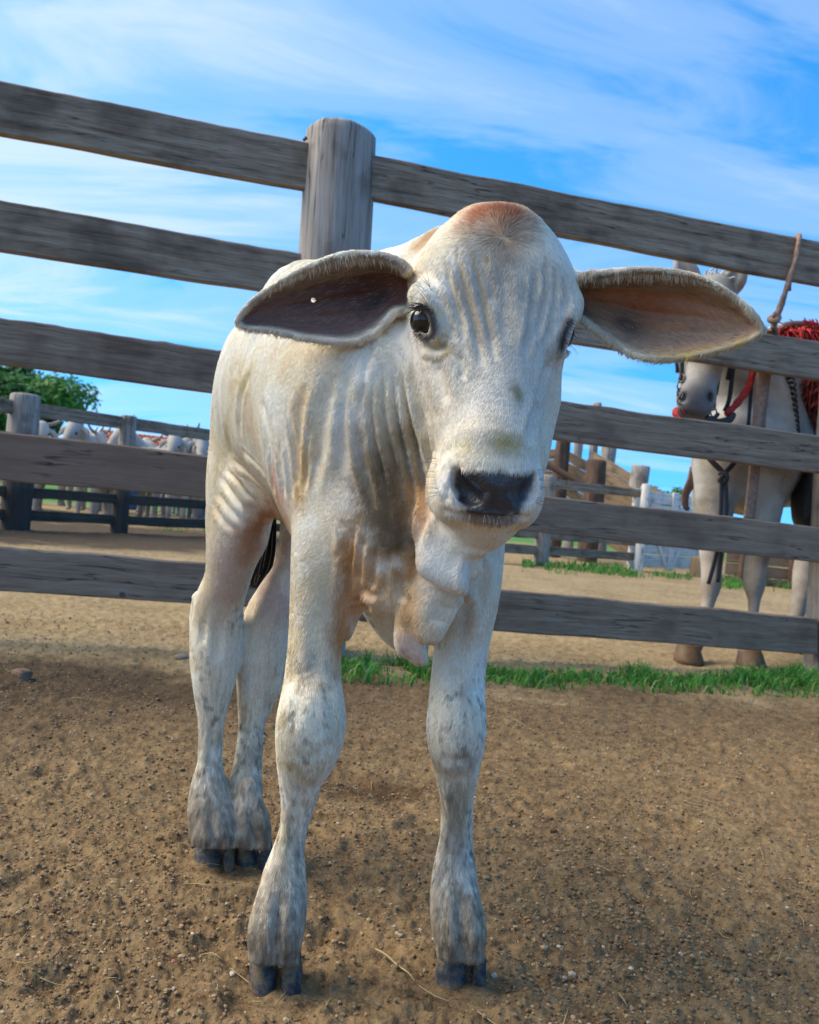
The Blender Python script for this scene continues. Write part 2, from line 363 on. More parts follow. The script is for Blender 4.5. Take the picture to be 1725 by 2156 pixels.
def gr_attr(me, gr, tone=0.0):
    a = me.attributes.new('gr', 'FLOAT_VECTOR', 'POINT'); a.data.foreach_set('vector', np.asarray(gr, np.float32).ravel()); set_f(me, np.full(len(gr), tone), 'tone')
def plank(name, A, B, n, thick, mat, parent=None, org=(0, 0, 0), tone=0.0, seg=30, jit=0.003, rag=0.0, seed=0, low_dark=0.0):
    # A, B: (top, bottom) of the front face at the two ends; n: direction from the front face to the back
    At, Ab = (np.asarray(v, float) for v in A); Bt, Bb = (np.asarray(v, float) for v in B); n = np.asarray(n, float); n /= np.linalg.norm(n)
    L = np.linalg.norm(Bt - At); seg = max(2, int(seg)); V, GR = [], []; off = np.array([seed * 3.7 + 11.3, seed * 1.9, seed * 0.7]); c = min(0.005, thick * 0.2)
    prof = [(0, 0.0, c), (0, 0, thick - c), (c, 0, thick), (-c, 1, thick), (0, 1, thick - c), (0, 1, c), (-c, 1, 0), (c, 0, 0)]
    hh = np.linalg.norm(At - Ab)
    for i in range(seg + 1):
        t = i / seg; top = At + (Bt - At) * t; bot = Ab + (Bb - Ab) * t; dn = (bot - top); H = np.linalg.norm(dn); dn /= H
        q = np.array([[t * L * 5 + seed * 9.1, seed * 5.3, 0.5], [t * L * 5 + seed * 9.1, seed * 5.3 + 7, 0.5], [t * L * 1.2 + seed, seed * 3.3, 2.5], [t * L * 30 + seed, seed * 3.3, 4.5]]); w = vnoise(q, 3)
        jt, jb, bow = (w[0] + w[3] * 0.5 * (1 + rag)) * jit * (1 + rag), w[1] * jit, w[2] * jit * 1.5
        for (o, e, d) in prof:
            base = top + dn * jt if e == 0 else bot + dn * jb
            p = base + dn * o + n * (d + bow); V.append(p); GR.append(np.array([t * L, (0 if e == 0 else H) + o, d]) + off)
    F = []
    for i in range(seg):
        for k in range(8):
            a, b = i * 8 + k, i * 8 + (k + 1) % 8; F.append((a, b, b + 8, a + 8))
    e0 = [0, 1, 2, 3, 4, 5, 6, 7]; F.append(tuple(e0[::-1])); F.append(tuple(seg * 8 + k for k in e0))
    o = mesh(name, np.array(V) - np.asarray(org), F, mat, parent); gr_attr(o.data, GR, tone)
    if low_dark: set_f(o.data, np.full(len(V), low_dark), 'low_dark')
    return o
def round_post(name, base, top, r0, r1, mat, parent=None, org=(0, 0, 0), tone=0.0, seg=28, rings=26, rough=0.004, seed=0, dome=0.25, low_dark=0):
    base, top = np.asarray(base, float), np.asarray(top, float); ax = top - base; L = np.linalg.norm(ax); ax /= L
    u = np.cross(ax, (0, 1, 0)); u /= np.linalg.norm(u); v = np.cross(ax, u); V, GR, F = [], [], []
    prof = [(t, r0 + (r1 - r0) * t, 0) for t in np.linspace(0, 1, rings)]
    prof[-1] = (1 - 0.10 * r1 / L, r1 * 1.0, 0)
    prof += [(1, r1 * 0.93, 0), (1, r1 * 0.75, dome * 0.5), (1, r1 * 0.4, dome * 0.9)]
    ang = np.linspace(0, 2 * np.pi, seg, endpoint=False); off = np.array([seed * 5.1, seed * 2.2, 0])
    for (t, r, up) in prof:
        q = np.column_stack([np.cos(ang) * 2.2 + seed * 7, np.sin(ang) * 2.2, np.full(seg, t * L * 1.3)]); w = vnoise(q, 5) * rough * 1.6 + vnoise(q * np.array([4, 4, 1.5]), 6) * rough * 0.8
        for a, dw in zip(ang, w):
            rr = r + dw * (r / r1); V.append(base + ax * (L * t + up * r1 * 0.5) + (u * math.cos(a) + v * math.sin(a)) * rr); GR.append(np.array([t * L + (r1 - r if t == 1 else 0), math.cos(a) * r0, math.sin(a) * r0]) + off)
    n = len(prof)
    for i in range(n - 1):
        for k in range(seg):
            a, b = i * seg + k, i * seg + (k + 1) % seg; F.append((a, b, b + seg, a + seg))
    F.append(tuple((n - 1) * seg + k for k in range(seg))); F.append(tuple(range(seg))[::-1])
    o = mesh(name, np.array(V) - np.asarray(org), F, mat, parent, True); gr_attr(o.data, GR, tone)
    if low_dark:
        va = np.array(V); set_f(o.data, 0.9 * sst(low_dark, low_dark * 0.45, va[:, 2] + 0.12 * fbm(va * 7, 3, 120)), 'low_dark')  # post turns darker towards the ground
    return o
def tube_geo(pts, r, seg=8, flat=None, n=None, twist=0.0):
    pts = np.asarray(pts, float); m = n or max(8, len(pts) * 6); q = spline(pts, m) if len(pts) > 2 else pts[0] + (pts[-1] - pts[0]) * np.linspace(0, 1, m)[:, None]
    r = np.interp(np.linspace(0, 1, m), np.linspace(0, 1, len(np.atleast_1d(r))), np.atleast_1d(r)); V, F = [], []; ref = np.array([0.31, 0.9, 0.2])
    for i in range(m):
        t = q[min(i + 1, m - 1)] - q[max(i - 1, 0)]; t /= np.linalg.norm(t) + 1e-9
        a = np.cross(t, ref if flat is None else flat); a /= np.linalg.norm(a) + 1e-9; b = np.cross(t, a); fa, fb = (1, 1) if flat is None else (1, 0.22)
        for k in range(seg):
            s = 2 * np.pi * k / seg + twist * i; rr = r[i] * (1 + (0.12 * math.cos(2 * (2 * np.pi * k / seg)) if twist else 0)); V.append(q[i] + a * math.cos(s) * rr * fa + b * math.sin(s) * rr * fb)
    for i in range(m - 1):
        for k in range(seg): F.append((i * seg + k, i * seg + (k + 1) % seg, (i + 1) * seg + (k + 1) % seg, (i + 1) * seg + k))
    F.append(tuple(range(seg))[::-1]); F.append(tuple((m - 1) * seg + k for k in range(seg)))
    return V, F
def join_geo(parts):
    V, F = [], []
    for v, f in parts:
        o = len(V); V += list(v); F += [tuple(i + o for i in x) for x in f]
    return V, F
def tube(name, pts, r, mat, parent=None, org=(0, 0, 0), seg=8, flat=None, n=None, twist=0.0):
    V, F = tube_geo(pts, r, seg, flat, n, twist); return mesh(name, np.array(V) - np.asarray(org), F, mat, parent, True)
def box_geo(lo, hi):
    x0, y0, z0 = lo; x1, y1, z1 = hi
    return [(x0, y0, z0), (x1, y0, z0), (x1, y1, z0), (x0, y1, z0), (x0, y0, z1), (x1, y0, z1), (x1, y1, z1), (x0, y1, z1)], [(0, 3, 2, 1), (4, 5, 6, 7), (0, 1, 5, 4), (1, 2, 6, 5), (2, 3, 7, 6), (3, 0, 4, 7)]

# ------------------------------------------------------------------ ground
DIG = G(790, 1650)
def soil_material():
    m, nt, b = new_mat('corral_soil'); tc = nd(nt, 'ShaderNodeTexCoord'); sp = nd(nt, 'ShaderNodeSeparateXYZ'); lk(nt, tc.outputs['Object'], sp.inputs[0])
    def noise(s, d=5, r=0.6):
        n = nd(nt, 'ShaderNodeTexNoise'); n.inputs['Scale'].default_value = s; n.inputs['Detail'].default_value = d; n.inputs['Roughness'].default_value = r; lk(nt, tc.outputs['Object'], n.inputs[0]); return n.outputs[0]
    a, c_, f, w = noise(2.2, 6), noise(26, 6, 0.7), noise(170, 4, 0.7), noise(0.45, 4)
    dark_soil = ramp(nt, math_n(nt, 'ADD', math_n(nt, 'ADD', math_n(nt, 'MULTIPLY', c_, 0.45), math_n(nt, 'MULTIPLY', f, 0.35)), math_n(nt, 'MULTIPLY', a, 0.20)),
                [(0.38, (0.060, 0.036, 0.018)), (0.45, (0.148, 0.094, 0.047)), (0.54, (0.232, 0.155, 0.078)), (0.65, (0.34, 0.238, 0.127))])
    buff = ramp(nt, math_n(nt, 'ADD', math_n(nt, 'ADD', math_n(nt, 'MULTIPLY', c_, 0.45), math_n(nt, 'MULTIPLY', f, 0.30)), math_n(nt, 'MULTIPLY', a, 0.25)),
               [(0.36, (0.11, 0.075, 0.036)), (0.45, (0.25, 0.178, 0.09)), (0.55, (0.355, 0.26, 0.14)), (0.70, (0.45, 0.345, 0.20))])
    # paler sand beyond the fence, darker trampled earth in front; a dark strip of dung and mulch along the fence
    yy = math_n(nt, 'ADD', math_n(nt, 'SUBTRACT', sp.outputs[1], math_n(nt, 'MULTIPLY', sp.outputs[0], 0.22)), math_n(nt, 'MULTIPLY', math_n(nt, 'SUBTRACT', a, 0.5), 1.6))
    k = ramp(nt, math_n(nt, 'DIVIDE', yy, 10.0), [(0.245, (0, 0, 0)), (0.29, (1, 1, 1))])
    col = mixc(nt, k, dark_soil, buff)
    d2 = ramp(nt, math_n(nt, 'DIVIDE', yy, 10.0), [(0.19, (0, 0, 0)), (0.225, (1, 1, 1)), (0.25, (1, 1, 1)), (0.28, (0, 0, 0))])
    lefty = ramp(nt, math_n(nt, 'ADD', math_n(nt, 'MULTIPLY', sp.outputs[0], 0.5), 0.5), [(0.30, (1, 1, 1)), (0.52, (0.25, 0.25, 0.25))])
    col = mixc(nt, math_n(nt, 'MULTIPLY', math_n(nt, 'MULTIPLY', d2, lefty), 0.75), col, mixc(nt, f, (0.03, 0.02, 0.013), (0.10, 0.066, 0.040)))
    # freshly dug, darker earth behind the front legs
    px_ = math_n(nt, 'ADD', math_n(nt, 'SUBTRACT', sp.outputs[0], DIG[0]), math_n(nt, 'MULTIPLY', math_n(nt, 'SUBTRACT', c_, 0.5), 0.30)); py_ = math_n(nt, 'ADD', math_n(nt, 'MULTIPLY', math_n(nt, 'SUBTRACT', sp.outputs[1], DIG[1]), 1.5), math_n(nt, 'MULTIPLY', math_n(nt, 'SUBTRACT', a, 0.5), 0.4))
    rr = math_n(nt, 'SQRT', math_n(nt, 'ADD', math_n(nt, 'MULTIPLY', px_, px_), math_n(nt, 'MULTIPLY', py_, py_)))
    col = mixc(nt, ramp(nt, rr, [(0.05, (0.8, 0.8, 0.8)), (0.16, (0, 0, 0))]), col, (0.060, 0.032, 0.016))
    # dark band under the far fence, pasture further off
    q = math_n(nt, 'ADD', math_n(nt, 'SUBTRACT', sp.outputs[1], math_n(nt, 'MULTIPLY', sp.outputs[0], 0.45)), math_n(nt, 'MULTIPLY', math_n(nt, 'SUBTRACT', a, 0.5), 2.5))
    d3 = ramp(nt, math_n(nt, 'DIVIDE', q, 20.0), [(0.375, (0, 0, 0)), (0.41, (1, 1, 1)), (0.57, (1, 1, 1)), (0.63, (0, 0, 0))])
    lf = ramp(nt, math_n(nt, 'ADD', math_n(nt, 'MULTIPLY', sp.outputs[0], 0.1), 0.5), [(0.36, (1, 1, 1)), (0.46, (0, 0, 0))])
    col = mixc(nt, math_n(nt, 'MULTIPLY', math_n(nt, 'MULTIPLY', d3, lf), 0.93), col, mixc(nt, c_, (0.02, 0.014, 0.009), (0.11, 0.078, 0.05)))
    past = ramp(nt, math_n(nt, 'DIVIDE', math_n(nt, 'ADD', sp.outputs[1], math_n(nt, 'MULTIPLY', w, 6)), 40.0), [(0.46, (0, 0, 0)), (0.52, (1, 1, 1))])
    col = mixc(nt, past, col, mixc(nt, a, (0.06, 0.16, 0.03), (0.11, 0.24, 0.05)))
    v = nd(nt, 'ShaderNodeTexVoronoi'); v.inputs['Scale'].default_value = 150; lk(nt, tc.outputs['Object'], v.inputs[0])
    peb = ramp(nt, v.outputs['Distance'], [(0.10, (1, 1, 1)), (0.16, (0, 0, 0))]); sel = ramp(nt, nd_sep(nt, v.outputs['Color']), [(0.86, (0, 0, 0)), (0.90, (1, 1, 1))])
    col = mixc(nt, math_n(nt, 'MULTIPLY', math_n(nt, 'MULTIPLY', peb, sel), 0.7), col, (0.40, 0.33, 0.25))
    lk(nt, col, b.inputs['Base Color']); b.inputs['Roughness'].default_value = 0.95; b.inputs['Specular IOR Level'].default_value = 0.15
    bp = nd(nt, 'ShaderNodeBump'); bp.inputs['Strength'].default_value = 0.9; bp.inputs['Distance'].default_value = 0.006
    lk(nt, math_n(nt, 'ADD', math_n(nt, 'MULTIPLY', c_, 0.8), math_n(nt, 'MULTIPLY', f, 0.6)), bp.inputs['Height']); lk(nt, bp.outputs[0], b.inputs['Normal'])
    return m
def nd_sep(nt, col):
    s = nd(nt, 'ShaderNodeSeparateColor'); lk(nt, col, s.inputs[0]); return s.outputs[0]
M_SOIL = soil_material()
HOOF_AT = np.array([G(577, 2095)[:2], G(975, 2085)[:2], G(450, 1836)[:2], G(530, 1832)[:2]])
_pr = np.random.default_rng(5)
PRINTS = [(*G(a, b)[:2], _pr.uniform(-0.9, 0.9), _pr.uniform(0.4, 0.8)) for a, b in zip(_pr.uniform(40, 1690, 30), 1480 + 640 * _pr.uniform(0, 1, 30) ** 1.3)]
def soil_height(p, fine=True):
    q = np.column_stack([p[:, 0], p[:, 1], np.zeros(len(p))]); y = p[:, 1]
    amp = sst(200, 8, y) * 0 + 1
    rough = 0.75 + 0.5 * fbm(q * 1.1, 2, 80)
    h = 0.016 * fbm(q * 2.6, 3, 81) * amp
    a = np.abs(fbm(q * 16, 2, 82)); h += (0.012 * (0.35 - a) * 0.8) * rough
    h += 0.0078 * np.maximum(fbm(q * 46, 2, 83), -0.12) * rough
    if fine: h += (0.0050 * np.maximum(fbm(q * 120, 2, 84), -0.15) + 0.0042 * np.maximum(fbm(q * 260, 2, 87), -0.2)) * sst(6, 3, y)
    # scuffed, darker diggings
    d = np.hypot(p[:, 0] - DIG[0], (p[:, 1] - DIG[1]) * 0.8); h += (-0.018 * np.exp(-(d / 0.11) ** 2) + 0.012 * np.exp(-((d - 0.2) / 0.06) ** 2)) * (0.6 + fbm(q * 12, 2, 85))
    for (cx, cy, an, k) in PRINTS:                                       # old cloven prints pressed into the earth
        u = (p[:, 0] - cx) * math.cos(an) + (p[:, 1] - cy) * math.sin(an); v = -(p[:, 0] - cx) * math.sin(an) + (p[:, 1] - cy) * math.cos(an); r2 = (np.abs(u) - 0.017) ** 2 / 0.015 ** 2 + v ** 2 / 0.036 ** 2
        h += -0.012 * k * np.exp(-r2 ** 1.5) + 0.005 * k * np.exp(-((np.sqrt(u ** 2 / 0.040 ** 2 + v ** 2 / 0.048 ** 2) - 1.15) / 0.2) ** 2)
    for c in HOOF_AT:
        r = np.hypot(p[:, 0] - c[0], p[:, 1] - c[1]); w = np.exp(-(r / 0.055) ** 4); h = h * (1 - w) + w * (0.002 + 0.004 * fbm(q * 60, 2, 86)); h += 0.006 * np.exp(-((r - 0.075) / 0.02) ** 2)
    return h
def build_ground():
    ys = [0.30]
    while ys[-1] < 7: ys.append(ys[-1] * 1.0045)
    while ys[-1] < 60: ys.append(ys[-1] * 1.03)
    while ys[-1] < 2500: ys.append(ys[-1] * 1.25)
    ys = np.array([-400, -60, -8, -1.5, 0.0] + ys)
    t = np.linspace(-1, 1, 640); t = np.concatenate([[-60, -12, -4, -2, -1.4, -1.15], t, [1.15, 1.4, 2, 4, 12, 60]])
    s = np.where(ys > 0.3, 0.80 * ys + 0.03, 0.9); s = np.maximum(s, 0.5)
    X = t[None, :] * s[:, None]; Y = np.repeat(ys[:, None], len(t), 1); p = np.column_stack([X.ravel(), Y.ravel()])
    h = np.zeros(len(p)); near_ = (p[:, 1] > 0.25) & (p[:, 1] < 30) & (np.abs(p[:, 0]) < 20); h[near_] = soil_height(p[near_]) * sst(30, 12, p[near_, 1])
    n, m = len(ys), len(t); i = np.arange(n * m).reshape(n, m); F = np.stack([i[:-1, :-1].ravel(), i[:-1, 1:].ravel(), i[1:, 1:].ravel(), i[1:, :-1].ravel()], 1)
    o = np_mesh('ground', np.column_stack([p, h]), F, M_SOIL); tag(o, kind='structure')
build_ground()
def lump_shapes(k):
    out = []
    bm = bmesh.new(); bmesh.ops.create_icosphere(bm, subdivisions=1, radius=1.0); v0 = np.array([v.co[:] for v in bm.verts]); f0 = np.array([[v.index for v in f.verts] for f in bm.faces]); bm.free()
    for s in range(k): out.append(v0 * (1 + 0.38 * vnoise(v0 * 1.3 + s * 9.1, s))[:, None] * np.array([1, 0.85, 0.7]))
    return out, f0
def clods(n=84000):
    shp, f0 = lump_shapes(10); V, F, C = [], [], []
    y = 0.45 * np.exp(rng.uniform(0, 1, n) ** 0.9 * np.log(3.4 / 0.45)); x = rng.uniform(-1, 1, n) * (0.78 * y + 0.05)
    keep = fbm(np.column_stack([x, y, 0 * x]) * 3.5, 3, 90) + rng.uniform(-0.6, 0.6, n) > -0.22; x, y = x[keep], y[keep]; n = len(x)
    h = soil_height(np.column_stack([x, y])); r = 0.0013 + 0.0028 * rng.uniform(0, 1, n) ** 3.2; r *= np.where(rng.uniform(0, 1, n) < 0.006, 1.9, 1)
    for c in HOOF_AT: r[np.hypot(x - c[0], y - c[1]) < 0.05] *= 0.5
    pal = np.array([(0.13, 0.085, 0.048), (0.18, 0.118, 0.064), (0.235, 0.16, 0.088), (0.30, 0.21, 0.12), (0.22, 0.125, 0.075), (0.40, 0.32, 0.23)]); pi = rng.choice(6, n, p=[0.08, 0.27, 0.33, 0.22, 0.07, 0.03])
    for i in range(n):
        a = rng.uniform(0, 6.28); ca, sa = math.cos(a), math.sin(a); v = shp[i % 10] * r[i]; w = np.column_stack([v[:, 0] * ca - v[:, 1] * sa, v[:, 0] * sa + v[:, 1] * ca, v[:, 2]]); V.append(w + (x[i], y[i], h[i] + r[i] * 0.25))
    V = np.concatenate(V); F = (f0[None] + (np.arange(n) * 12)[:, None, None]).reshape(-1, 3); C = np.repeat(pal[pi] * rng.uniform(0.75, 1.3, (n, 1)), 12, 0)
    m, nt, b = new_mat('soil_crumbs'); a = nd(nt, 'ShaderNodeAttribute', attribute_name='Col'); lk(nt, a.outputs[0], b.inputs['Base Color']); b.inputs['Roughness'].default_value = 0.95; b.inputs['Specular IOR Level'].default_value = 0.15
    o = np_mesh('soil_crumbs', V, F, m, smooth=False); set_col(o.data, C); tag(o, 'loose crumbs of brown earth strewn over the trampled corral floor', 'soil crumbs', kind='stuff')
clods()
M_STONE = plain('field_stone', (0.30, 0.24, 0.18), 0.85, 0.2, 0.3, 18); M_PALE = plain('pale_pebble', (0.50, 0.42, 0.32), 0.8, 0.2, 0.2, 40); M_RED = plain('brick_stone', (0.20, 0.125, 0.085), 0.9, 0.15, 0.3, 25)
def stone(px, py, w, mat, label, cat, group=None, sc=(1, 0.85, 0.65), name='stone', blocky=0.0, seed=1):
    g = G(px, py); r = w / 2 / FOCAL * g[1]; bm = bmesh.new(); bmesh.ops.create_icosphere(bm, subdivisions=3, radius=1.0)
    for v in bm.verts:
        c = np.array(v.co[:]); 
        if blocky: c = np.sign(c) * np.abs(c) ** (1 - blocky); c = c / max(1e-6, 1)
        c = c * (1 + 0.16 * vnoise(c[None] * 1.6 + seed * 3.3, seed)[0] + 0.05 * vnoise(c[None] * 5 + seed, seed)[0]); v.co = Vector((c * np.array(sc) * r).tolist())
    for f in bm.faces: f.smooth = not blocky
    me = bpy.data.meshes.new(name); bm.to_mesh(me); bm.free(); o = link(name, me, mat); hz = soil_height(g[None, :2])[0]
    o.location = (g[0], g[1] + r * 0.5, hz + r * sc[2] * 0.55); o.rotation_euler = (0.1, -0.05, seed * 1.3); tag(o, label, cat, group); return o
stone(40, 1436, 40, M_RED, 'brown squared stone lying on the dark earth at the left edge', 'stone', sc=(1, 0.8, 0.62), blocky=0.45, seed=2)
stone(380, 1388, 30, M_STONE, 'flat grey stone on the earth beside the hind leg of the calf', 'stone', sc=(1, 0.9, 0.5), seed=3)
for px, py, w, lab in ((487, 2068, 15, 'small pale pebble left of the front hoof under the shorter foreleg gap'), (1040, 2062, 17, 'pale tan pebble just right of the front hoof in the centre of the ground'), (1330, 2046, 14, 'pale pebble alone on the earth near the bottom right corner'), (1012, 1918, 10, 'tiny tan pebble beside the fetlock of the front leg under the muzzle'), (1178, 1990, 12, 'brown round pebble between the front hoof and the lower right corner')):
    stone(px, py, w, M_PALE, lab, 'pebble', 'pebbles on the corral floor', name='pebble', seed=int(px) % 17)
def twig():
    pts = [G(790, 2012), G(812, 2030), G(835, 2046), G(858, 2068), G(872, 2080)]; pts = [p + (0, 0, 0.008 + 0.003 * (i % 2)) for i, p in enumerate(pts)]
    m = plain('dry_straw', (0.42, 0.33, 0.16), 0.8); o = tube('straw', pts, [0.0009, 0.0011, 0.001, 0.0008, 0.0005], m); tag(o, 'bent dry straw lying on the earth between the two front hooves', 'straw')
twig()

def straw_bits(n=150):
    parts = []
    for i in range(n):
        y = 0.7 * math.exp(rng.uniform(0, 1) * math.log(3.0 / 0.7)); x = rng.uniform(-1, 1) * 0.5 * y; a = rng.uniform(0, 6.28); l = rng.uniform(0.012, 0.045); q = np.array([x, y, 0]); d = np.array([math.cos(a), math.sin(a), 0]) * l
        pts = np.array([q, q + d * 0.5 + rng.normal(0, 0.002, 3), q + d + rng.normal(0, 0.003, 3)]); pts[:, 2] = soil_height(pts[:, :2]) + 0.0035 + rng.uniform(0, 0.003, 3); parts.append(tube_geo(pts, [0.0006, 0.0008, 0.0004], 4, n=5))
    V, F = join_geo(parts); o = mesh('straw_bits', V, F, plain('chaff', (0.34, 0.26, 0.13), 0.85), None, True); tag(o, 'short bits of dry straw scattered over the trampled earth', 'straw', kind='stuff')
straw_bits()
# ------------------------------------------------------------------ the plank fence
FA, FB = G(0, 1349), G(1700, 1415)
F_U = (FB - FA); F_LEN = np.linalg.norm(F_U); F_U /= F_LEN; F_N = np.array([-F_U[1], F_U[0], 0.0])     # F_N points away from the viewer
def FP(px, py, back=0.0):
    d = ray(px, py); o = FA + F_N * back
    return CAMP + d * (((o - CAMP) @ F_N) / (d @ F_N))
def line_y(l, x): return l[1] + (l[3] - l[1]) * (x - l[0]) / (l[2] - l[0])
fence = empty('plank_fence', (FA + FB) / 2 * np.array([1, 1, 0])); FO = np.array(fence.location)
tag(fence, 'tall weathered grey plank fence with a round post standing behind the calf', 'fence')
LB = [((0, 168, 640, 295), (0, 280, 640, 397)), ((0, 420, 620, 530), (0, 527, 535, 609)), ((0, 667, 470, 737), (0, 766, 465, 828)), ((0, 908, 440, 960), (0, 1011, 430, 1048)), ((0, 1150, 432, 1186), (0, 1245, 430, 1273))]
RB = [((785, 325, 1725, 509), (785, 419, 1725, 599)), ((1201, 640, 1725, 718), (1201, 720, 1725, 800)), ((1162, 842, 1725, 916), (1135, 921, 1725, 996)), ((1138, 1042, 1725, 1111), (1079, 1115, 1725, 1185)), ((1079, 1244, 1725, 1303), (1079, 1332, 1711, 1378))]
BT = 0.038
for i, (t, b) in enumerate(LB):
    x0, x1 = -1150, 668
    plank('board', (FP(x0, line_y(t, x0), -0.01), FP(x0, line_y(b, x0), -0.01)), (FP(x1, line_y(t, x1), -0.01), FP(x1, line_y(b, x1), -0.01)), F_N, BT, M_GREY, fence, FO, (0.05, 0.1, 0.4, 1.0, 0.5)[i], 70, 0.004, (0, 0, 0.5, 0, 0.2)[i], i + 1)
for i, (t, b) in enumerate(RB):
    x0 = 760; x1 = (2400, 2400, 2400, 2400, 1722)[i]; bk = -0.02 if i < 4 else -0.01
    plank('board', (FP(x0, line_y(t, x0), bk), FP(x0, line_y(b, x0), bk)), (FP(x1, line_y(t, x1), bk), FP(x1, line_y(b, x1), bk)), F_N, BT, M_GREY, fence, FO, (0.05, 0.1, 0.35, 0.55, 0.5)[i], 60, 0.004, (0, 0.2, 0.5, 0.2, 0.3)[i], i + 11)
plank('board', (FP(1728, 1304, -0.01), FP(1728, 1379, -0.01)), (FP(2400, 1361, -0.01), FP(2400, 1428, -0.01)), F_N, BT, M_GREY, fence, FO, 0.1, 20, 0.004, 0.3, 31)
pc = FP(712, 300, 0.03); pg = FP(652, 1380, 0.03); pg[2] = -0.05
pd_ = np.linalg.norm((FP(787, 300) - FP(644, 300)))
round_post('post', pg, FP(716, 279, 0.03), pd_ * 0.51, pd_ * 0.50, M_POST, fence, FO, 0.0, 40, 60, 0.006, 1, 0.30)
q0 = FP(1742, 1400, 0.05); q0[2] = -0.05
round_post('post', q0, FP(1795, 430, 0.05), 0.095, 0.088, M_POST, fence, FO, 0.05, 30, 40, 0.006, 2, 0.3)
q1 = FA - F_U * 1.35 + F_N * 0.05; q1[2] = -0.05
round_post('post', q1, q1 + (0.02, 0.0, 1.98), 0.10, 0.095, M_POST, fence, FO, 0.05, 30, 40, 0.006, 3, 0.3)
# a bolt head in its hole, a nail
bolt = FP(724, 351, 0.03) - F_N * (pd_ * 0.5 - 0.012)
V1, F1 = tube_geo([bolt - F_N * 0.010, bolt + F_N * 0.03], [0.0125], 10, n=3); mesh('bolt', np.array(V1) - FO, F1, M_IRON, fence)
V1, F1 = tube_geo([FP(644, 293, -0.02) + F_N * -0.012, FP(640, 294, -0.02)], [0.006], 8, n=3); mesh('bolt', np.array(V1) - FO, F1, M_IRON, fence)
V1, F1 = tube_geo([FP(257, 1252, -0.018), FP(257, 1252, 0.0)], [0.009], 8, n=3); mesh('nail', np.array(V1) - FO, F1, M_IRON, fence)

# rope tied round the top rail, hanging down to the tethered horse
M_ROPE = plain('brown_leather_rope', (0.26, 0.17, 0.125), 0.75, 0.3, 0.3, 60)
rope = empty('tether_rope', FP(1640, 640, -0.05)); RO = np.array(rope.location); tag(rope, 'brown leather tether looped over the top fence board at the right edge', 'rope')
def fpr(l): return [FP(x, y, b) for x, y, b in l]
tube('loop', fpr([(1660, 612, 0.06), (1668, 540, 0.055), (1680, 498, 0.02), (1683, 505, -0.035), (1676, 545, -0.045), (1662, 590, -0.045), (1645, 640, -0.04), (1632, 672, -0.03), (1628, 692, -0.03)]), [0.011], M_ROPE, rope, RO, 8, None, 60, 0.35)
tube('loop', fpr([(1660, 600, 0.055), (1645, 650, 0.02), (1630, 690, -0.02)]), [0.009], M_ROPE, rope, RO, 8, None, 24, 0.35)
tube('knot', fpr([(1628, 662, -0.05), (1640, 668, -0.055), (1632, 676, -0.06), (1622, 672, -0.04), (1634, 664, -0.02)]), [0.012], M_ROPE, rope, RO, 8, None, 30, 0.3)
tube('tail', fpr([(1630, 690, -0.03), (1622, 702, 0.01), (1610, 760, 0.07), (1604, 830, 0.09), (1594, 905, 0.09), (1588, 1000, 0.09), (1576, 1096, 0.09)]), [0.013, 0.018, 0.026, 0.026, 0.022, 0.024, 0.022], M_ROPE, rope, RO, 8, np.array([0, 1.0, 0]), 40)
tube('tail', fpr([(1634, 690, -0.03), (1634, 704, 0.01), (1622, 760, 0.075), (1612, 830, 0.10), (1606, 900, 0.10)]), [0.010, 0.012, 0.014, 0.014, 0.012], M_ROPE, rope, RO, 8, np.array([0, 1.0, 0]), 30)

# grass along the foot of the fence, one mass of blades
def blades(name, pts, hmin, hmax, mat, label, spread=0.6, wid=0.0025):
    n = len(pts); a = rng.uniform(0, 2 * np.pi, n); h = rng.uniform(hmin, hmax, n) * (0.75 + 0.9 * np.clip(fbm(pts * np.array([9, 12, 0]), 3, 99), -0.5, 0.8)); le = rng.uniform(0.1, spread, n) * h; d = np.stack([np.cos(a), np.sin(a), 0 * a], 1); s = np.stack([-np.sin(a + 0.8), np.cos(a + 0.8), 0 * a], 1) * (wid * rng.uniform(0.6, 1.3, n))[:, None]
    z = np.array([0, 0, 1.0]); m1 = pts + d * (le * 0.35)[:, None] + z * (h * 0.6)[:, None]; tp = pts + d * (le * 1.1)[:, None] + z * (h * (1 - 0.25 * (le / h)))[:, None]
    V = np.stack([pts - s, pts + s, m1 + s * 0.8, m1 - s * 0.8, tp], 1).reshape(-1, 3); k = (np.arange(n) * 5)[:, None]
    F = np.concatenate([k + np.array([[0, 1, 2]]), k + np.array([[0, 2, 3]]), k + np.array([[3, 2, 4]])])
    o = np_mesh(name, V, F, mat, smooth=False); c = np.array([(0.06, 0.20, 0.03), (0.11, 0.31, 0.045), (0.06, 0.25, 0.065), (0.24, 0.33, 0.08), (0.42, 0.37, 0.17)])[rng.choice(5, n, p=[0.28, 0.34, 0.24, 0.10, 0.04])] * rng.uniform(0.75, 1.3, (n, 1))
    set_col(o.data, np.repeat(c, 5, 0)); tag(o, label, 'grass', kind='stuff'); return o
m, nt, b = new_mat('grass_blades'); a = nd(nt, 'ShaderNodeAttribute', attribute_name='Col'); lk(nt, a.outputs[0], b.inputs['Base Color']); b.inputs['Roughness'].default_value = 0.55; b.inputs['Specular IOR Level'].default_value = 0.25
tr = nd(nt, 'ShaderNodeBsdfTranslucent'); lk(nt, a.outputs[0], tr.inputs[0]); ms = nd(nt, 'ShaderNodeMixShader'); ms.inputs[0].default_value = 0.3; lk(nt, b.outputs[0], ms.inputs[1]); lk(nt, tr.outputs[0], ms.inputs[2]); lk(nt, ms.outputs[0], nt.nodes['Material Output'].inputs[0])
M_GRASS = m
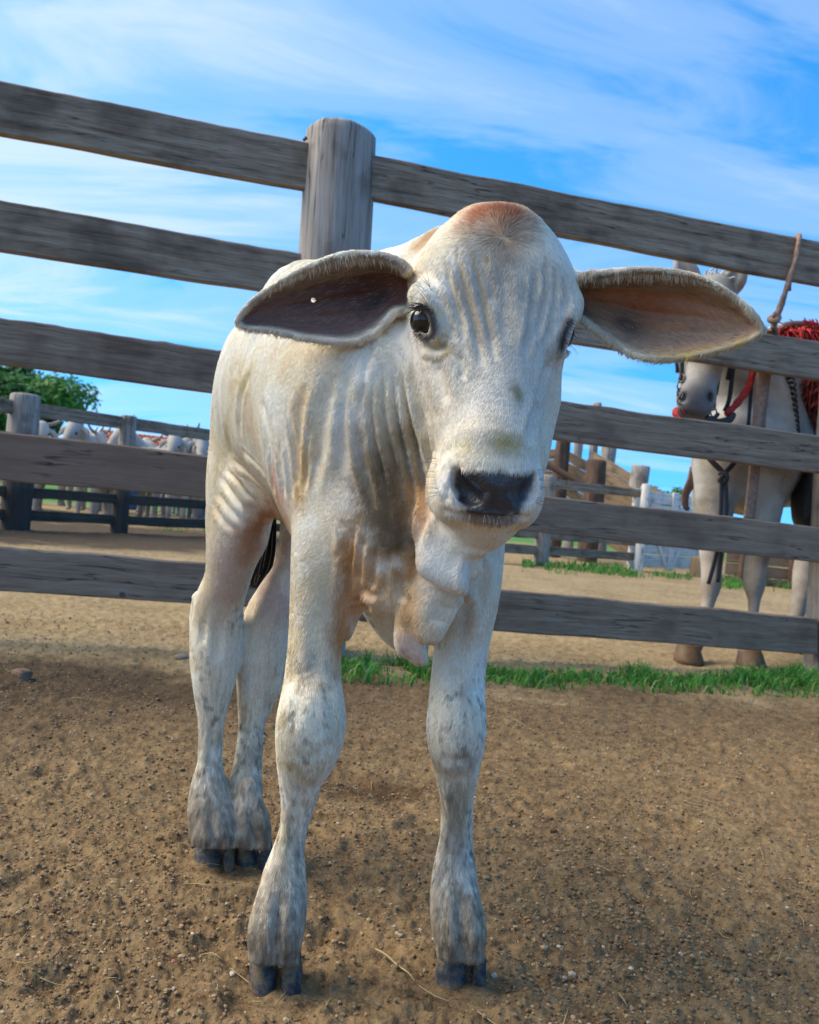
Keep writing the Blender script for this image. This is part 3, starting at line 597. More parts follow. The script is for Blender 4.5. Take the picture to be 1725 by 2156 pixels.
def fence_grass(n=46000):
    t = rng.uniform(-0.05, 1.12, n); c = FA + F_U * (t * F_LEN)[:, None]; x = c[:, 0]
    o = rng.normal(-0.16, 0.15, n); o = np.clip(o, -0.5, 0.12); p = c + F_N * o[:, None]; p[:, 2] = soil_height(p[:, :2]) - 0.002
    px, py, _ = proj(p); cl = fbm(p * np.array([5, 9, 0]), 3, 95) + 0.3 * fbm(p * np.array([20, 20, 0]), 2, 96)
    lo = np.interp(px, [680, 740, 900, 1100, 1400, 1725, 1800], [1430, 1458, 1462, 1470, 1476, 1478, 1480]); hi = np.interp(px, [680, 740, 900, 1100, 1400, 1725], [1400, 1412, 1420, 1432, 1442, 1436])
    ok = (px > 690) & (cl > -0.10 + 0.25 * rng.uniform(-1, 1, n) ** 3) & (py < lo + 10 * cl) & (py > hi - 14 + 12 * cl); p = p[ok]
    blades('grass', p, 0.02, 0.075, M_GRASS, 'bright green grass strip growing along the foot of the plank fence', 1.0)
fence_grass()
# ------------------------------------------------------------------ far pens, left
def rail_fence(name, label, posts, rails, mat, thick=0.05, tone=0.0, pm=None, group=None, low_dark=0):
    # posts: (px, y base, y top, half width px, distance); rails: list of (height top, height bottom) above the ground, at each post
    r = empty(name); P_ = []
    for i, (px, yb, yt, hw, d) in enumerate(posts):
        b = P(px, yb, d); b[2] = 0; 
        t_ = P(px, yt, d); P_.append((b, t_[2]))
    r.location = [float(v) for v in P_[0][0]]; o = np.array(r.location)
    for i, ((px, yb, yt, hw, d), (b, h)) in enumerate(zip(posts, P_)):
        round_post('post', b - (0, 0, 0.1), b + (0.0, 0, h), hw / FOCAL * d, hw / FOCAL * d * 0.97, pm or mat, r, o, tone, 18, 24, 0.006, i + 5, 0.2, low_dark)
    for k, (ht, hb) in enumerate(rails):
        for i in range(len(P_) - 1):
            a, c = P_[i][0], P_[i + 1][0]; u = (c - a) / np.linalg.norm(c - a); n = np.array([-u[1], u[0], 0]); n *= np.sign(n[1]); fr = -n * (0.02)
            plank('rail', (a + fr + (0, 0, ht), a + fr + (0, 0, hb)), (c + fr + (0, 0, ht), c + fr + (0, 0, hb)), n, thick, mat, r, o, tone, 10, 0.006, 0, k * 7 + i + 40, 0.8 if low_dark and hb < 0.56 else 0)  # the lowest rails are set darker than the upper ones
    tag(r, label, 'fence', group); return r
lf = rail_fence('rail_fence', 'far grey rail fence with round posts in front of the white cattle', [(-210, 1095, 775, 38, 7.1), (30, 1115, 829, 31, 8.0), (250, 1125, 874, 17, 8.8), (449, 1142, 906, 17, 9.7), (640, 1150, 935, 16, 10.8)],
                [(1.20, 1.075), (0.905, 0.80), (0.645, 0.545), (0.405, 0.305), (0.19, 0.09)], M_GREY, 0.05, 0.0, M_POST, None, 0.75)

def coat_white():
    m, nt, b = new_mat('white_cattle_coat'); tc = nd(nt, 'ShaderNodeTexCoord'); n = nd(nt, 'ShaderNodeTexNoise'); n.inputs['Scale'].default_value = 3.5; n.inputs['Detail'].default_value = 5; lk(nt, tc.outputs['Object'], n.inputs[0])
    sp = nd(nt, 'ShaderNodeSeparateXYZ'); lk(nt, tc.outputs['Object'], sp.inputs[0]); oi = nd(nt, 'ShaderNodeObjectInfo')
    c = ramp(nt, n.outputs[0], [(0.3, (0.30, 0.26, 0.21)), (0.5, (0.46, 0.42, 0.37)), (0.7, (0.56, 0.53, 0.49))])
    low_dark = ramp(nt, math_n(nt, 'ADD', math_n(nt, 'SUBTRACT', 0.55, sp.outputs[2]), math_n(nt, 'MULTIPLY', math_n(nt, 'SUBTRACT', n.outputs[0], 0.5), 1.2)), [(0.05, (0, 0, 0)), (0.4, (1, 1, 1))])  # mud on the lower legs of the cow
    c = mixc(nt, math_n(nt, 'MULTIPLY', low_dark, 0.8), c, (0.13, 0.085, 0.055)); c = mixc(nt, math_n(nt, 'MULTIPLY', oi.outputs['Random'], 0.75), c, mixc(nt, n.outputs[0], (0.20, 0.18, 0.165), (0.50, 0.46, 0.41))); lk(nt, c, b.inputs['Base Color']); b.inputs['Roughness'].default_value = 0.8; return m
M_COW = coat_white(); M_HORN = plain('grey_horn', (0.22, 0.18, 0.145), 0.5, 0.4); M_DARK = plain('dark_muzzle', (0.03, 0.028, 0.03), 0.5, 0.4)
def cow_meshes(turn=0.0, up=0.0):
    # a humped cow, facing +X; the head turned to the side by `turn`
    F = Field((-0.95, -0.55, -0.02), (1.15, 0.75, 1.6), 0.02)
    for t in np.linspace(0, 1, 9):
        F.ell((-0.62 + 1.1 * t, 0, 0.88 + 0.03 * math.sin(3 * t)), (0.2, 0.235 + 0.035 * math.sin(3.1 * t), 0.30 + 0.05 * math.sin(3.1 * t)), k=0.05)
    F.ell((0.38, 0, 1.22), (0.17, 0.085, 0.14), k=0.08)
    hc = np.array([0.92, 0.0, 1.12 + up]); ct, s_ = math.cos(turn), math.sin(turn); nb = np.array([0.42, 0, 1.02]); hp = nb + np.array([0.42 * ct, 0.42 * s_, 0.42 + up])
    F.limb([nb, (nb + hp) / 2 + (0, 0, 0.02), hp], [0.21, 0.15, 0.115], k=0.06, n=10); F.limb([nb - (0, 0, 0.12), hp - (0, 0, 0.2)], [0.13, 0.04], k=0.05, n=6)
    fw = np.array([ct, s_, 0]); sd = np.array([-s_, ct, 0]); mz = hp + fw * 0.22 - (0, 0, 0.30)
    F.limb([hp + (0, 0, 0.02), (hp + mz) / 2 + fw * 0.02, mz], [0.118, 0.098, 0.072], k=0.03, n=10)
    for s in (-1, 1):
        F.limb([hp + sd * s * 0.09, hp + sd * s * 0.20 - (0, 0, 0.06), hp + sd * s * 0.25 - (0, 0, 0.16)], [0.03, 0.05, 0.022], k=0.02, n=8, flat=(fw, 0.45))
        F.limb([(0.36, s * 0.14, 0.85), (0.37, s * 0.14, 0.48), (0.36, s * 0.13, 0.40), (0.36, s * 0.13, 0.08), (0.38, s * 0.13, 0.02)], [0.12, 0.062, 0.055, 0.04, 0.055], k=0.03, n=16)
        F.limb([(-0.62, s * 0.15, 0.95), (-0.60, s * 0.15, 0.62), (-0.72, s * 0.14, 0.45), (-0.68, s * 0.14, 0.10), (-0.65, s * 0.14, 0.02)], [0.19, 0.10, 0.055, 0.042, 0.055], k=0.03, n=16)
    F.limb([(-0.82, 0, 1.08), (-0.88, 0, 0.85), (-0.87, 0, 0.4)], [0.035, 0.022, 0.03], k=0.02, n=8)
    v, q = F.nets(); v = relax(v, q, 3, 0.5, -0.5)
    hg = []
    for s in (-1, 1): hg.append(tube_geo([hp + sd * s * 0.07 + (0, 0, 0.07), hp + sd * s * 0.18 + (0, 0, 0.10), hp + sd * s * 0.29 + (0, 0, 0.17), hp + sd * s * 0.36 + (0, 0, 0.27)], [0.036, 0.033, 0.025, 0.008], 8, n=12))
    nz = []
    bm = bmesh.new(); bmesh.ops.create_uvsphere(bm, u_segments=12, v_segments=8, radius=1); sv = np.array([x.co[:] for x in bm.verts]); sf = [tuple(x.index for x in f.verts) for f in bm.faces]; bm.free()
    global NSV, NSF; NSV, NSF = len(sv), len(sf)
    nz.append((sv * np.array([0.055, 0.066, 0.055]) + mz + fw * 0.048 - (0, 0, 0.02), sf))
    eyes = [(sv * 0.028 + (hp * 0.62 + mz * 0.38) + sd * s * 0.092 + fw * 0.035, sf) for s in (-1, 1)]
    return (v, q), join_geo(hg), join_geo(nz + eyes)
COWS = []
def make_cow(geo):
    (v, q), hg, nz = geo; r = empty('cow'); np_mesh('body', v, q, M_COW, r)
    for i in range(0, 2):
        k = len(hg[0]) // 2; f = [tuple(x - i * k for x in fc) for fc in hg[1] if (min(fc) >= k) == bool(i)]
        mesh('horn', hg[0][i * k:(i + 1) * k], f, M_HORN, r, True)
    mesh('muzzle', nz[0][:NSV], nz[1][:NSF], M_DARK, r, True)
    for e in (1, 2): mesh('eye', nz[0][NSV * e:NSV * (e + 1)], [tuple(x - NSV * e for x in f) for f in nz[1][NSF * e:NSF * (e + 1)]], M_DARK, r, True)
    return r
def copy_tree(o, parent=None):
    c = o.copy(); COL.objects.link(c)
    if parent: c.parent = parent
    for ch in o.children: copy_tree(ch, c)
    return c
def herd():
    A = make_cow(cow_meshes(0.0)); B = make_cow(cow_meshes(0.9, 0.04)); used = set()
    for kind, px, d, rz, s, lab in (
        (A, 205, 11.9, -100, 0.99, 'white horned cow looking out beside the thin post of the far fence'), (B, 118, 12.2, -150, 0.95, 'white horned cow left of the pair below the tree, head over the rail'), (A, 382, 12.0, -88, 0.94, 'white cow with upright dark horns standing before the red tiled roof'),
        (B, 300, 12.9, -20, 1.02, 'white cow seen side on with only its back above the board'), (A, 62, 12.6, -60, 0.97, 'white cow behind the thick far post with one horn showing'), (B, 345, 13.2, 170, 1.05, 'white cow whose hump rises left of the dark horned one'), (B, 440, 13.4, -120, 0.98, 'white cow farthest to the right, half hidden by the calf'), (A, -30, 12.4, -75, 1.0, 'white cow at the left edge behind the far fence'),
        (B, 160, 14.2, -70, 0.97, 'cow standing in the second row behind the pair of horned heads'), (A, 250, 14.6, -120, 0.98, 'cow hidden up to its legs behind the thin far post'), (A, 410, 15.0, -60, 1.0, 'cow in the back row between the dark horned one and the calf'), (B, 90, 15.2, 10, 1.0, 'cow in the back row under the tree with only its legs showing'), (A, 330, 15.6, -95, 1.0, 'cow in the back row before the middle of the tiled roof')):
        o = kind if kind not in used else copy_tree(kind); used.add(kind)
        p = P(px, 1060, d); o.location = (float(p[0]), float(p[1]), 0); o.rotation_euler = (0, 0, R(rz)); o.scale = (s * 0.84,) * 3; tag(o, lab, 'cow', 'white cattle behind the far fence')
herd()
# ---- barn with a red tiled roof
def tile_material():
    m, nt, b = new_mat('red_clay_tiles'); g = nd(nt, 'ShaderNodeTexCoord'); n = nd(nt, 'ShaderNodeTexNoise'); n.inputs['Scale'].default_value = 1.6; n.inputs['Detail'].default_value = 6; lk(nt, g.outputs['Object'], n.inputs[0])
    lk(nt, ramp(nt, n.outputs[0], [(0.3, (0.26, 0.065, 0.03)), (0.5, (0.42, 0.12, 0.055)), (0.72, (0.52, 0.20, 0.11))]), b.inputs['Base Color']); b.inputs['Roughness'].default_value = 0.85; return m
M_TILE = tile_material(); M_WALL = plain('limewashed_wall', (0.55, 0.50, 0.43), 0.9, 0.2, 0.15, 3)
def barn():
    d = 30.0; a = P(235, 1010, d); c = P(560, 1010, d + 3); r = empty('barn', (a[0], a[1], 0)); o = np.array(r.location); u = (c - a) * np.array([1, 1, 0]); L = np.linalg.norm(u); u /= L; n = np.array([-u[1], u[0], 0]); W = 5.0
    he, hr = P(300, 965, d)[2], P(300, 913, d + 2.5)[2]
    def lp(s, t, z): return u * s + n * t + np.array([0, 0, z])
    V, F = [], []
    for (s0, s1, t0, t1) in ((0.3, L - 0.3, 0.3, 0.5), (0.3, L - 0.3, W - 0.5, W - 0.3), (0.3, 0.5, 0.5, W - 0.5), (L - 0.5, L - 0.3, 0.5, W - 0.5)):
        k = len(V); V += [lp(s0, t0, 0), lp(s1, t0, 0), lp(s1, t1, 0), lp(s0, t1, 0), lp(s0, t0, he - 0.05), lp(s1, t0, he - 0.05), lp(s1, t1, he - 0.05), lp(s0, t1, he - 0.05)]; F += [tuple(k + i for i in f) for f in box_geo((0, 0, 0), (1, 1, 1))[1]]
    mesh('wall', V, F, M_WALL, r)
    # tile courses: overlapping rows of half-round tiles, both slopes
    V, F = [], []; nr = 9; nc = int(L / 0.16)
    for side in (0, 1):
        for j in range(nr):
            t0, t1 = j / nr, (j + 1.15) / nr
            for i in range(nc):
                s0 = i * L / nc; w = L / nc; k = len(V)
                for t in (t0, min(t1, 1)):
                    for e in range(4):
                        s = s0 + w * e / 3; z = he + (hr - he) * t + (0.05 if t == t0 else 0.02) * math.sin(math.pi * e / 3) + (0.03 if t == t0 else 0); V.append(lp(s, (W / 2) * t if side == 0 else W - (W / 2) * t, z))
                for e in range(3): F.append((k + e, k + e + 1, k + 5 + e, k + 4 + e))
    o_ = mesh('roof_tiles', V, F, M_TILE, r); o_['kind'] = 'stuff'
    k = [lp(0, 0, he - 0.05), lp(L, 0, he - 0.05), lp(L, W / 2, hr - 0.05), lp(0, W / 2, hr - 0.05), lp(L, W, he - 0.05), lp(0, W, he - 0.05)]
    mesh('roof', k, [(0, 1, 2, 3), (3, 2, 4, 5)], M_TILE, r); tag(r, 'low barn with a red clay tile roof behind the white cattle', 'barn')
barn()
# ---- trees
m, nt, b = new_mat('tree_leaves'); a = nd(nt, 'ShaderNodeAttribute', attribute_name='Col'); lk(nt, a.outputs[0], b.inputs['Base Color']); b.inputs['Roughness'].default_value = 0.55; b.inputs['Specular IOR Level'].default_value = 0.25
tr = nd(nt, 'ShaderNodeBsdfTranslucent'); lk(nt, a.outputs[0], tr.inputs[0]); ms = nd(nt, 'ShaderNodeMixShader'); ms.inputs[0].default_value = 0.25; lk(nt, b.outputs[0], ms.inputs[1]); lk(nt, tr.outputs[0], ms.inputs[2]); lk(nt, ms.outputs[0], nt.nodes['Material Output'].inputs[0])
M_LEAF = m; M_BARK = plain('bark', (0.10, 0.075, 0.055), 0.9, 0.2, 0.35, 6)
def tree(px, d, ztop, zbot, rad, label, n=16000, leaf=0.13, seed=1, group=None):
    g = np.random.default_rng(seed); b0 = P(px, 1000, d); b0[2] = 0; r = empty('tree', b0); zc = (ztop + zbot) / 2; hz = (ztop - zbot) / 2
    parts = [tube_geo([(0, 0, -0.2), (0.05, 0, zbot * 0.6), (0.1, 0.05, zc)], [rad * 0.06, rad * 0.05, rad * 0.03], 10)]; cen = []
    for k in range(46):
        v = g.normal(0, 1, 3); v /= np.linalg.norm(v); q = v * g.uniform(0.35, 0.95) * np.array([rad, rad, hz]) + np.array([0, 0, zc]); cen.append((q, rad * g.uniform(0.16, 0.30)))
        if k % 3 == 0: parts.append(tube_geo([(0.05, 0, zbot * 0.8), np.array([0.1, 0, zc]) * 0.5 + q * 0.4 + np.array([0, 0, zbot * 0.1]), q], [rad * 0.03, rad * 0.018, rad * 0.006], 6, n=8))
    v, f = join_geo(parts); mesh('trunk', v, f, M_BARK, r, True)
    ci = g.integers(0, len(cen), n); c = np.array([cen[i][0] for i in ci]); cr = np.array([cen[i][1] for i in ci]); v = g.normal(0, 1, (n, 3)); v /= np.linalg.norm(v, axis=1, keepdims=True)
    p = c + v * (cr * g.uniform(0.55, 1.08, n))[:, None] * np.array([1.15, 1.15, 0.75]); a = g.normal(0, 1, (n, 3)); a /= np.linalg.norm(a, axis=1, keepdims=True); nn = v + np.array([0, 0, 0.7]) + g.normal(0, 0.45, (n, 3)); b_ = np.cross(nn, a); b_ /= np.linalg.norm(b_, axis=1, keepdims=True); a = np.cross(b_, nn); a /= np.linalg.norm(a, axis=1, keepdims=True)
    s = leaf * g.uniform(0.6, 1.3, n)[:, None]; V = np.stack([p - a * s * 0.5, p + b_ * s * 0.28, p + a * s * 0.55, p - b_ * s * 0.28], 1).reshape(-1, 3)
    o = np_mesh('crown', V, np.arange(4 * n).reshape(-1, 4), M_LEAF, r, False); cc = np.array([(0.035, 0.12, 0.02), (0.05, 0.17, 0.03), (0.075, 0.21, 0.035), (0.03, 0.09, 0.02)]); cl = cc[ci % 4] * g.uniform(0.75, 1.3, (n, 1)); set_col(o.data, np.repeat(cl, 4, 0)); tag(r, label, 'tree', group); return r
d = 24.0; tree(-45, d, P(10, 748, d)[2], 1.0, 228 / FOCAL * d, 'big leafy green tree rising behind the far fence at the left', 60000, 0.17, 3)
d = 60.0; tree(1400, d, P(1404, 1010, d)[2], 0.8, 42 / FOCAL * d, 'distant round green bush showing above the white gate', 2500, 0.30, 5)
# a blue feed drum among the herd
drum = tube('barrel', [P(275, 1090, 16.5) * np.array([1, 1, 0]), P(275, 1090, 16.5) * np.array([1, 1, 0]) + (0, 0, 0.85)], [0.29, 0.31, 0.29], plain('blue_plastic', (0.03, 0.10, 0.32), 0.45), None, seg=20); tag(drum, 'blue plastic barrel standing behind the legs of the cattle', 'barrel')

# ------------------------------------------------------------------ far pens, right: loading ramp, rails, whitewashed gate
rf = rail_fence('rail_fence', 'low grey rail fence before the loading ramp, left of the white gate', [(1010, 1172, 985, 16, 9.3), (1138, 1188, 1000, 17, 9.7), (1343, 1204, 1022, 9, 10.3)], [(0.985, 0.885), (0.70, 0.60), (0.40, 0.30), (0.22, 0.12)], M_GREY, 0.05, 0.0, M_POST)
def white_gate():
    tl, tr, bl, br = P(1337, 1030, 10.25), P(1492, 1054, 10.7), P(1334, 1206, 10.25), P(1492, 1224, 10.7); bl[2] = 0.05; br[2] = 0.05; bl[:2] = tl[:2]; br[:2] = tr[:2]
    r = empty('plank_gate', (tl[0], tl[1], 0)); o = np.array(r.location); u = (tr - tl) * np.array([1, 1, 0]); L = np.linalg.norm(u); u /= L; n = np.array([-u[1], u[0], 0]); H = tl[2] - 0.06; b0 = tl * np.array([1, 1, 0]); k = 6
    for i in range(k):
        z1 = 0.06 + H * (i + 1) / k - 0.006; z0 = 0.06 + H * i / k + 0.006
        plank('plank', (b0 + (0, 0, z1), b0 + (0, 0, z0)), (b0 + u * L + (0, 0, z1), b0 + u * L + (0, 0, z0)), n, 0.025, M_WHITE, r, o, 0.0, 6, 0.003, 0, i + 60)
    for s in (0.0, L * 0.5, L - 0.09):
        a = b0 + u * s - n * 0.027; plank('stile', (a + (0, 0, H + 0.07), a + (0, 0, 0.03)), (a + u * 0.085 + (0, 0, H + 0.07), a + u * 0.085 + (0, 0, 0.03)), n, 0.025, M_WHITE, r, o, 0.0, 2, 0.002, 0, 70)
    for s0, s1 in ((0.1, 0.5), (0.9, 0.56)):
        a, c = b0 + u * L * s0 - n * 0.0255 + (0, 0, H), b0 + u * L * s1 - n * 0.0255 + (0, 0, 0.12); dn = np.array([0, 0, -0.10]); plank('brace', (a, a + dn), (c, c + dn), n, 0.022, M_WHITE, r, o, 0.0, 6, 0.002, 0, 73)
    tag(r, 'whitewashed plank gate with diagonal braces beyond the fence, left of the horse', 'gate')
white_gate()
gp = empty('gate_post', P(1343, 1204, 10.15) * np.array([1, 1, 0])); round_post('post', (0, 0, -0.1), (0.02, 0, P(1343, 1018, 10.15)[2]), 0.055, 0.052, M_WHITE, gp); tag(gp, 'slim whitewashed post holding the plank gate at its left side', 'post')
def ramp_side(name, label, a, b, d0, d1, hplank, nrow, drop=0.0):
    # a wall of planks whose top slopes from pixel a down to pixel b
    A, B = P(a[0], a[1], d0), P(b[0], b[1], d1); r = empty(name, (A[0], A[1], 0)); o = np.array(r.location); u = (B - A) * np.array([1, 1, 0]); u /= np.linalg.norm(u); n = np.array([-u[1], u[0], 0])
    for i in range(nrow):
        z = -hplank * i
        plank('plank', (A + (0, 0, z - 0.006), A + (0, 0, z - hplank + 0.006)), (B + (0, 0, z - 0.006), B + (0, 0, z - hplank + 0.006)), n, 0.04, M_TAN, r, o, 0.0, 10, 0.006, 0, i * 3 + 80)
    tag(r, label, 'loading ramp', 'plank walls of the loading ramp'); return r
ramp_side('ramp_wall', 'near sloping wall of tan planks of the loading ramp beyond the fence', (1182, 940), (1345, 1032), 12.2, 11.6, 0.16, 6)
ramp_side('ramp_wall', 'far sloping wall of tan planks rising behind the ramp', (1250, 950), (1395, 1034), 13.6, 13.0, 0.16, 6)
ramp_side('ramp_wall', 'level wall of tan planks at the left end of the ramp beside the muzzle', (1040, 944), (1182, 944), 12.4, 12.2, 0.16, 7)
for px, yt, hw, d, lab in ((1172, 900, 14.5, 12.0, 'tall dark log post left in the loading ramp'), (1245, 968, 21, 11.4, 'thick dark log post cut low in the middle of the loading ramp'), (1339, 980, 18, 12.8, 'grey brown log post at the foot of the far ramp wall'), (1268, 940, 15, 14.0, 'log post behind the middle of the ramp against the sky'), (1236, 846, 8, 14.2, 'slim pale post whose tip shows above the fence board'), (1204, 925, 10, 14.2, 'log post just right of the tall dark one')):
    b0 = P(px, 1060, d); b0[2] = 0; o = round_post('log_post', np.zeros(3) - (0, 0, 0.1), (0.03, 0, P(px, yt, d)[2]), hw / FOCAL * d * 1.05, hw / FOCAL * d, M_DARKLOG if hw > 12 and d < 12.5 else M_POST, None, (0, 0, 0), 0.0, 18, 14, 0.012, int(px) % 13, 0.2); o.location = [float(v) for v in b0]; tag(o, lab, 'post', 'log posts of the loading ramp')
rb = empty('hand_rail', P(1140, 960, 11.3)); RBO = np.array(rb.location); tube('pole', [P(1141, 972, 11.2), P(1232, 1022, 11.0)], [0.045, 0.04], M_DARKLOG, rb, RBO, 8); tag(rb, 'dark pole slanting down across the front of the loading ramp', 'rail')
st = round_post('stump', (0, 0, -0.05), (0, 0, 0.24), 0.085, 0.08, M_TAN, None, (0, 0, 0), 0.0, 18, 6, 0.008, 4, 0.1); s0 = G(1469, 1214); st.location = [float(v) for v in s0]; tag(st, 'short sawn tan log standing by the white gate behind the horse leg', 'stump')
def low_wall():
    A, B = P(1530, 1172, 9.6), P(1990, 1192, 9.2); r = empty('plank_wall', (A[0], A[1], 0)); o = np.array(r.location); u = (B - A) * np.array([1, 1, 0]); L = np.linalg.norm(u); u /= L; n = np.array([-u[1], u[0], 0]); b0 = A * np.array([1, 1, 0])
    for i in range(4):
        z1, z0 = 0.135 * (i + 1) - 0.05 - 0.005, 0.135 * i - 0.05 + 0.005; plank('plank', (b0 + (0, 0, z1), b0 + (0, 0, z0)), (b0 + u * L + (0, 0, z1), b0 + u * L + (0, 0, z0)), n, 0.04, M_GREY, r, o, 0.75, 10, 0.006, 0, i + 90)
    for s in (0.2, 0.72, 1.3): round_post('post', b0 + u * s - n * 0.08 - (0, 0, 0.1), b0 + u * s - n * 0.08 + (0, 0, 0.62), 0.08, 0.075, M_DARKLOG, r, o, 0.0, 16, 8, 0.008, int(s * 9), 0.2)
    tag(r, 'low brown plank wall with dark log posts behind the legs of the horse', 'wall')
low_wall()
def far_grass(n=9000):
    A = []
    for (x0, x1, y0, y1, k) in ((1100, 1340, 1186, 1206, 2200), (1500, 1725, 1216, 1240, 3000), (1340, 1460, 1210, 1218, 300), (300, 440, 1112, 1122, 500)):
        px = rng.uniform(x0, x1, k); py = y0 + (y1 - y0) * rng.beta(1.5, 2, k) + 0.05 * (px - x0); p = np.array([G(a, b_) for a, b_ in zip(px, py)]); A.append(p[fbm(p * 2.6, 2, 97) + 0.3 * fbm(p * 9, 2, 98) > 0.08])
    blades('grass', np.concatenate(A), 0.04, 0.12, M_GRASS, 'low green grass growing at the foot of the far fence and wall', 1.0, 0.006)
far_grass()
# ------------------------------------------------------------------ the calf
VOX = 0.0027
def rows(F, tab, k=0.014, n=36, flat=None, ds=1.0):
    # a limb from rows (y, x left, x right, distance)
    pts, rad = [], []
    for (y, xl, xr, d) in tab:
        pts.append(P((xl + xr) / 2, y, d)); rad.append((xr - xl) / 2 / FOCAL * d * ds)
    F.limb(pts, rad, k=k, n=n, flat=flat)
def frame(axis, up=(0, 0, 1)):
    a = np.array(axis, float); a /= np.linalg.norm(a); u = np.array(up, float); u -= a * (u @ a); u /= np.linalg.norm(u)
    return np.array([np.cross(a, u), a, u])       # side, axis, up

def ear_surface(bot, top, d0, d1, cup, lip, nu=95, nv=60, sgn=1):
    b = spline(bot, nu); t = spline(top, nu); pts, rad, uv = [], [], []
    for i in range(nu):
        u = i / (nu - 1)
        c = cup * math.sin(math.pi * min(1, 0.18 + 0.82 * u) ** 0.8) ** 0.9 if u < 1 else 0
        for j in range(nv):
            v = j / (nv - 1)
            q = b[i] * (1 - v) + t[i] * v
            # back of the cup in the upper middle, the upper rim rolled forward
            g = math.sin(math.pi * v ** 0.85) ** 0.75
            d = d0 + (d1 - d0) * u + c * g - lip * (1 - u) ** 0.6 * sst(0.72, 1.0, v) - 0.25 * lip * (1 - u) * sst(0.35, 0.0, v)
            d -= math.sin(math.pi * min(1, u * 1.15)) * (0.0045 * math.exp(-((v - 0.36 - 0.1 * u) / 0.06) ** 2) + 0.0035 * math.exp(-((v - 0.58 - 0.06 * u) / 0.05) ** 2))
            pts.append(P(q[0], q[1], d)); rad.append(0.0030 + 0.0012 * sst(0.8, 1, v) * (1 - u) + 0.001 * (1 - u)); uv.append((u, v))
    return np.array(pts), np.array(rad), np.array(uv)

EAR_L = dict(bot=[(862, 655), (835, 657), (818, 672), (795, 697), (760, 716), (715, 721), (660, 716), (605, 704), (560, 695), (525, 692), (503, 684)],
             top=[(858, 566), (838, 550), (808, 540), (770, 535), (730, 537), (688, 548), (640, 568), (590, 594), (545, 624), (513, 655), (500, 676)], d0=0.930, d1=0.925, cup=0.034, lip=0.018)
EAR_R = dict(bot=[(1196, 660), (1222, 672), (1250, 692), (1282, 716), (1318, 740), (1360, 754), (1410, 757), (1470, 748), (1530, 733), (1580, 714), (1603, 700)],
             top=[(1200, 592), (1225, 582), (1262, 577), (1310, 571), (1360, 569), (1415, 573), (1470, 584), (1520, 607), (1562, 637), (1592, 668), (1606, 690)], d0=0.945, d1=0.90, cup=0.036, lip=0.020)

EYE_L = dict(px=898, py=676, d=0.8815, r=0.0170)
EYE_R = dict(px=1177, py=703, d=0.914, r=0.0172)

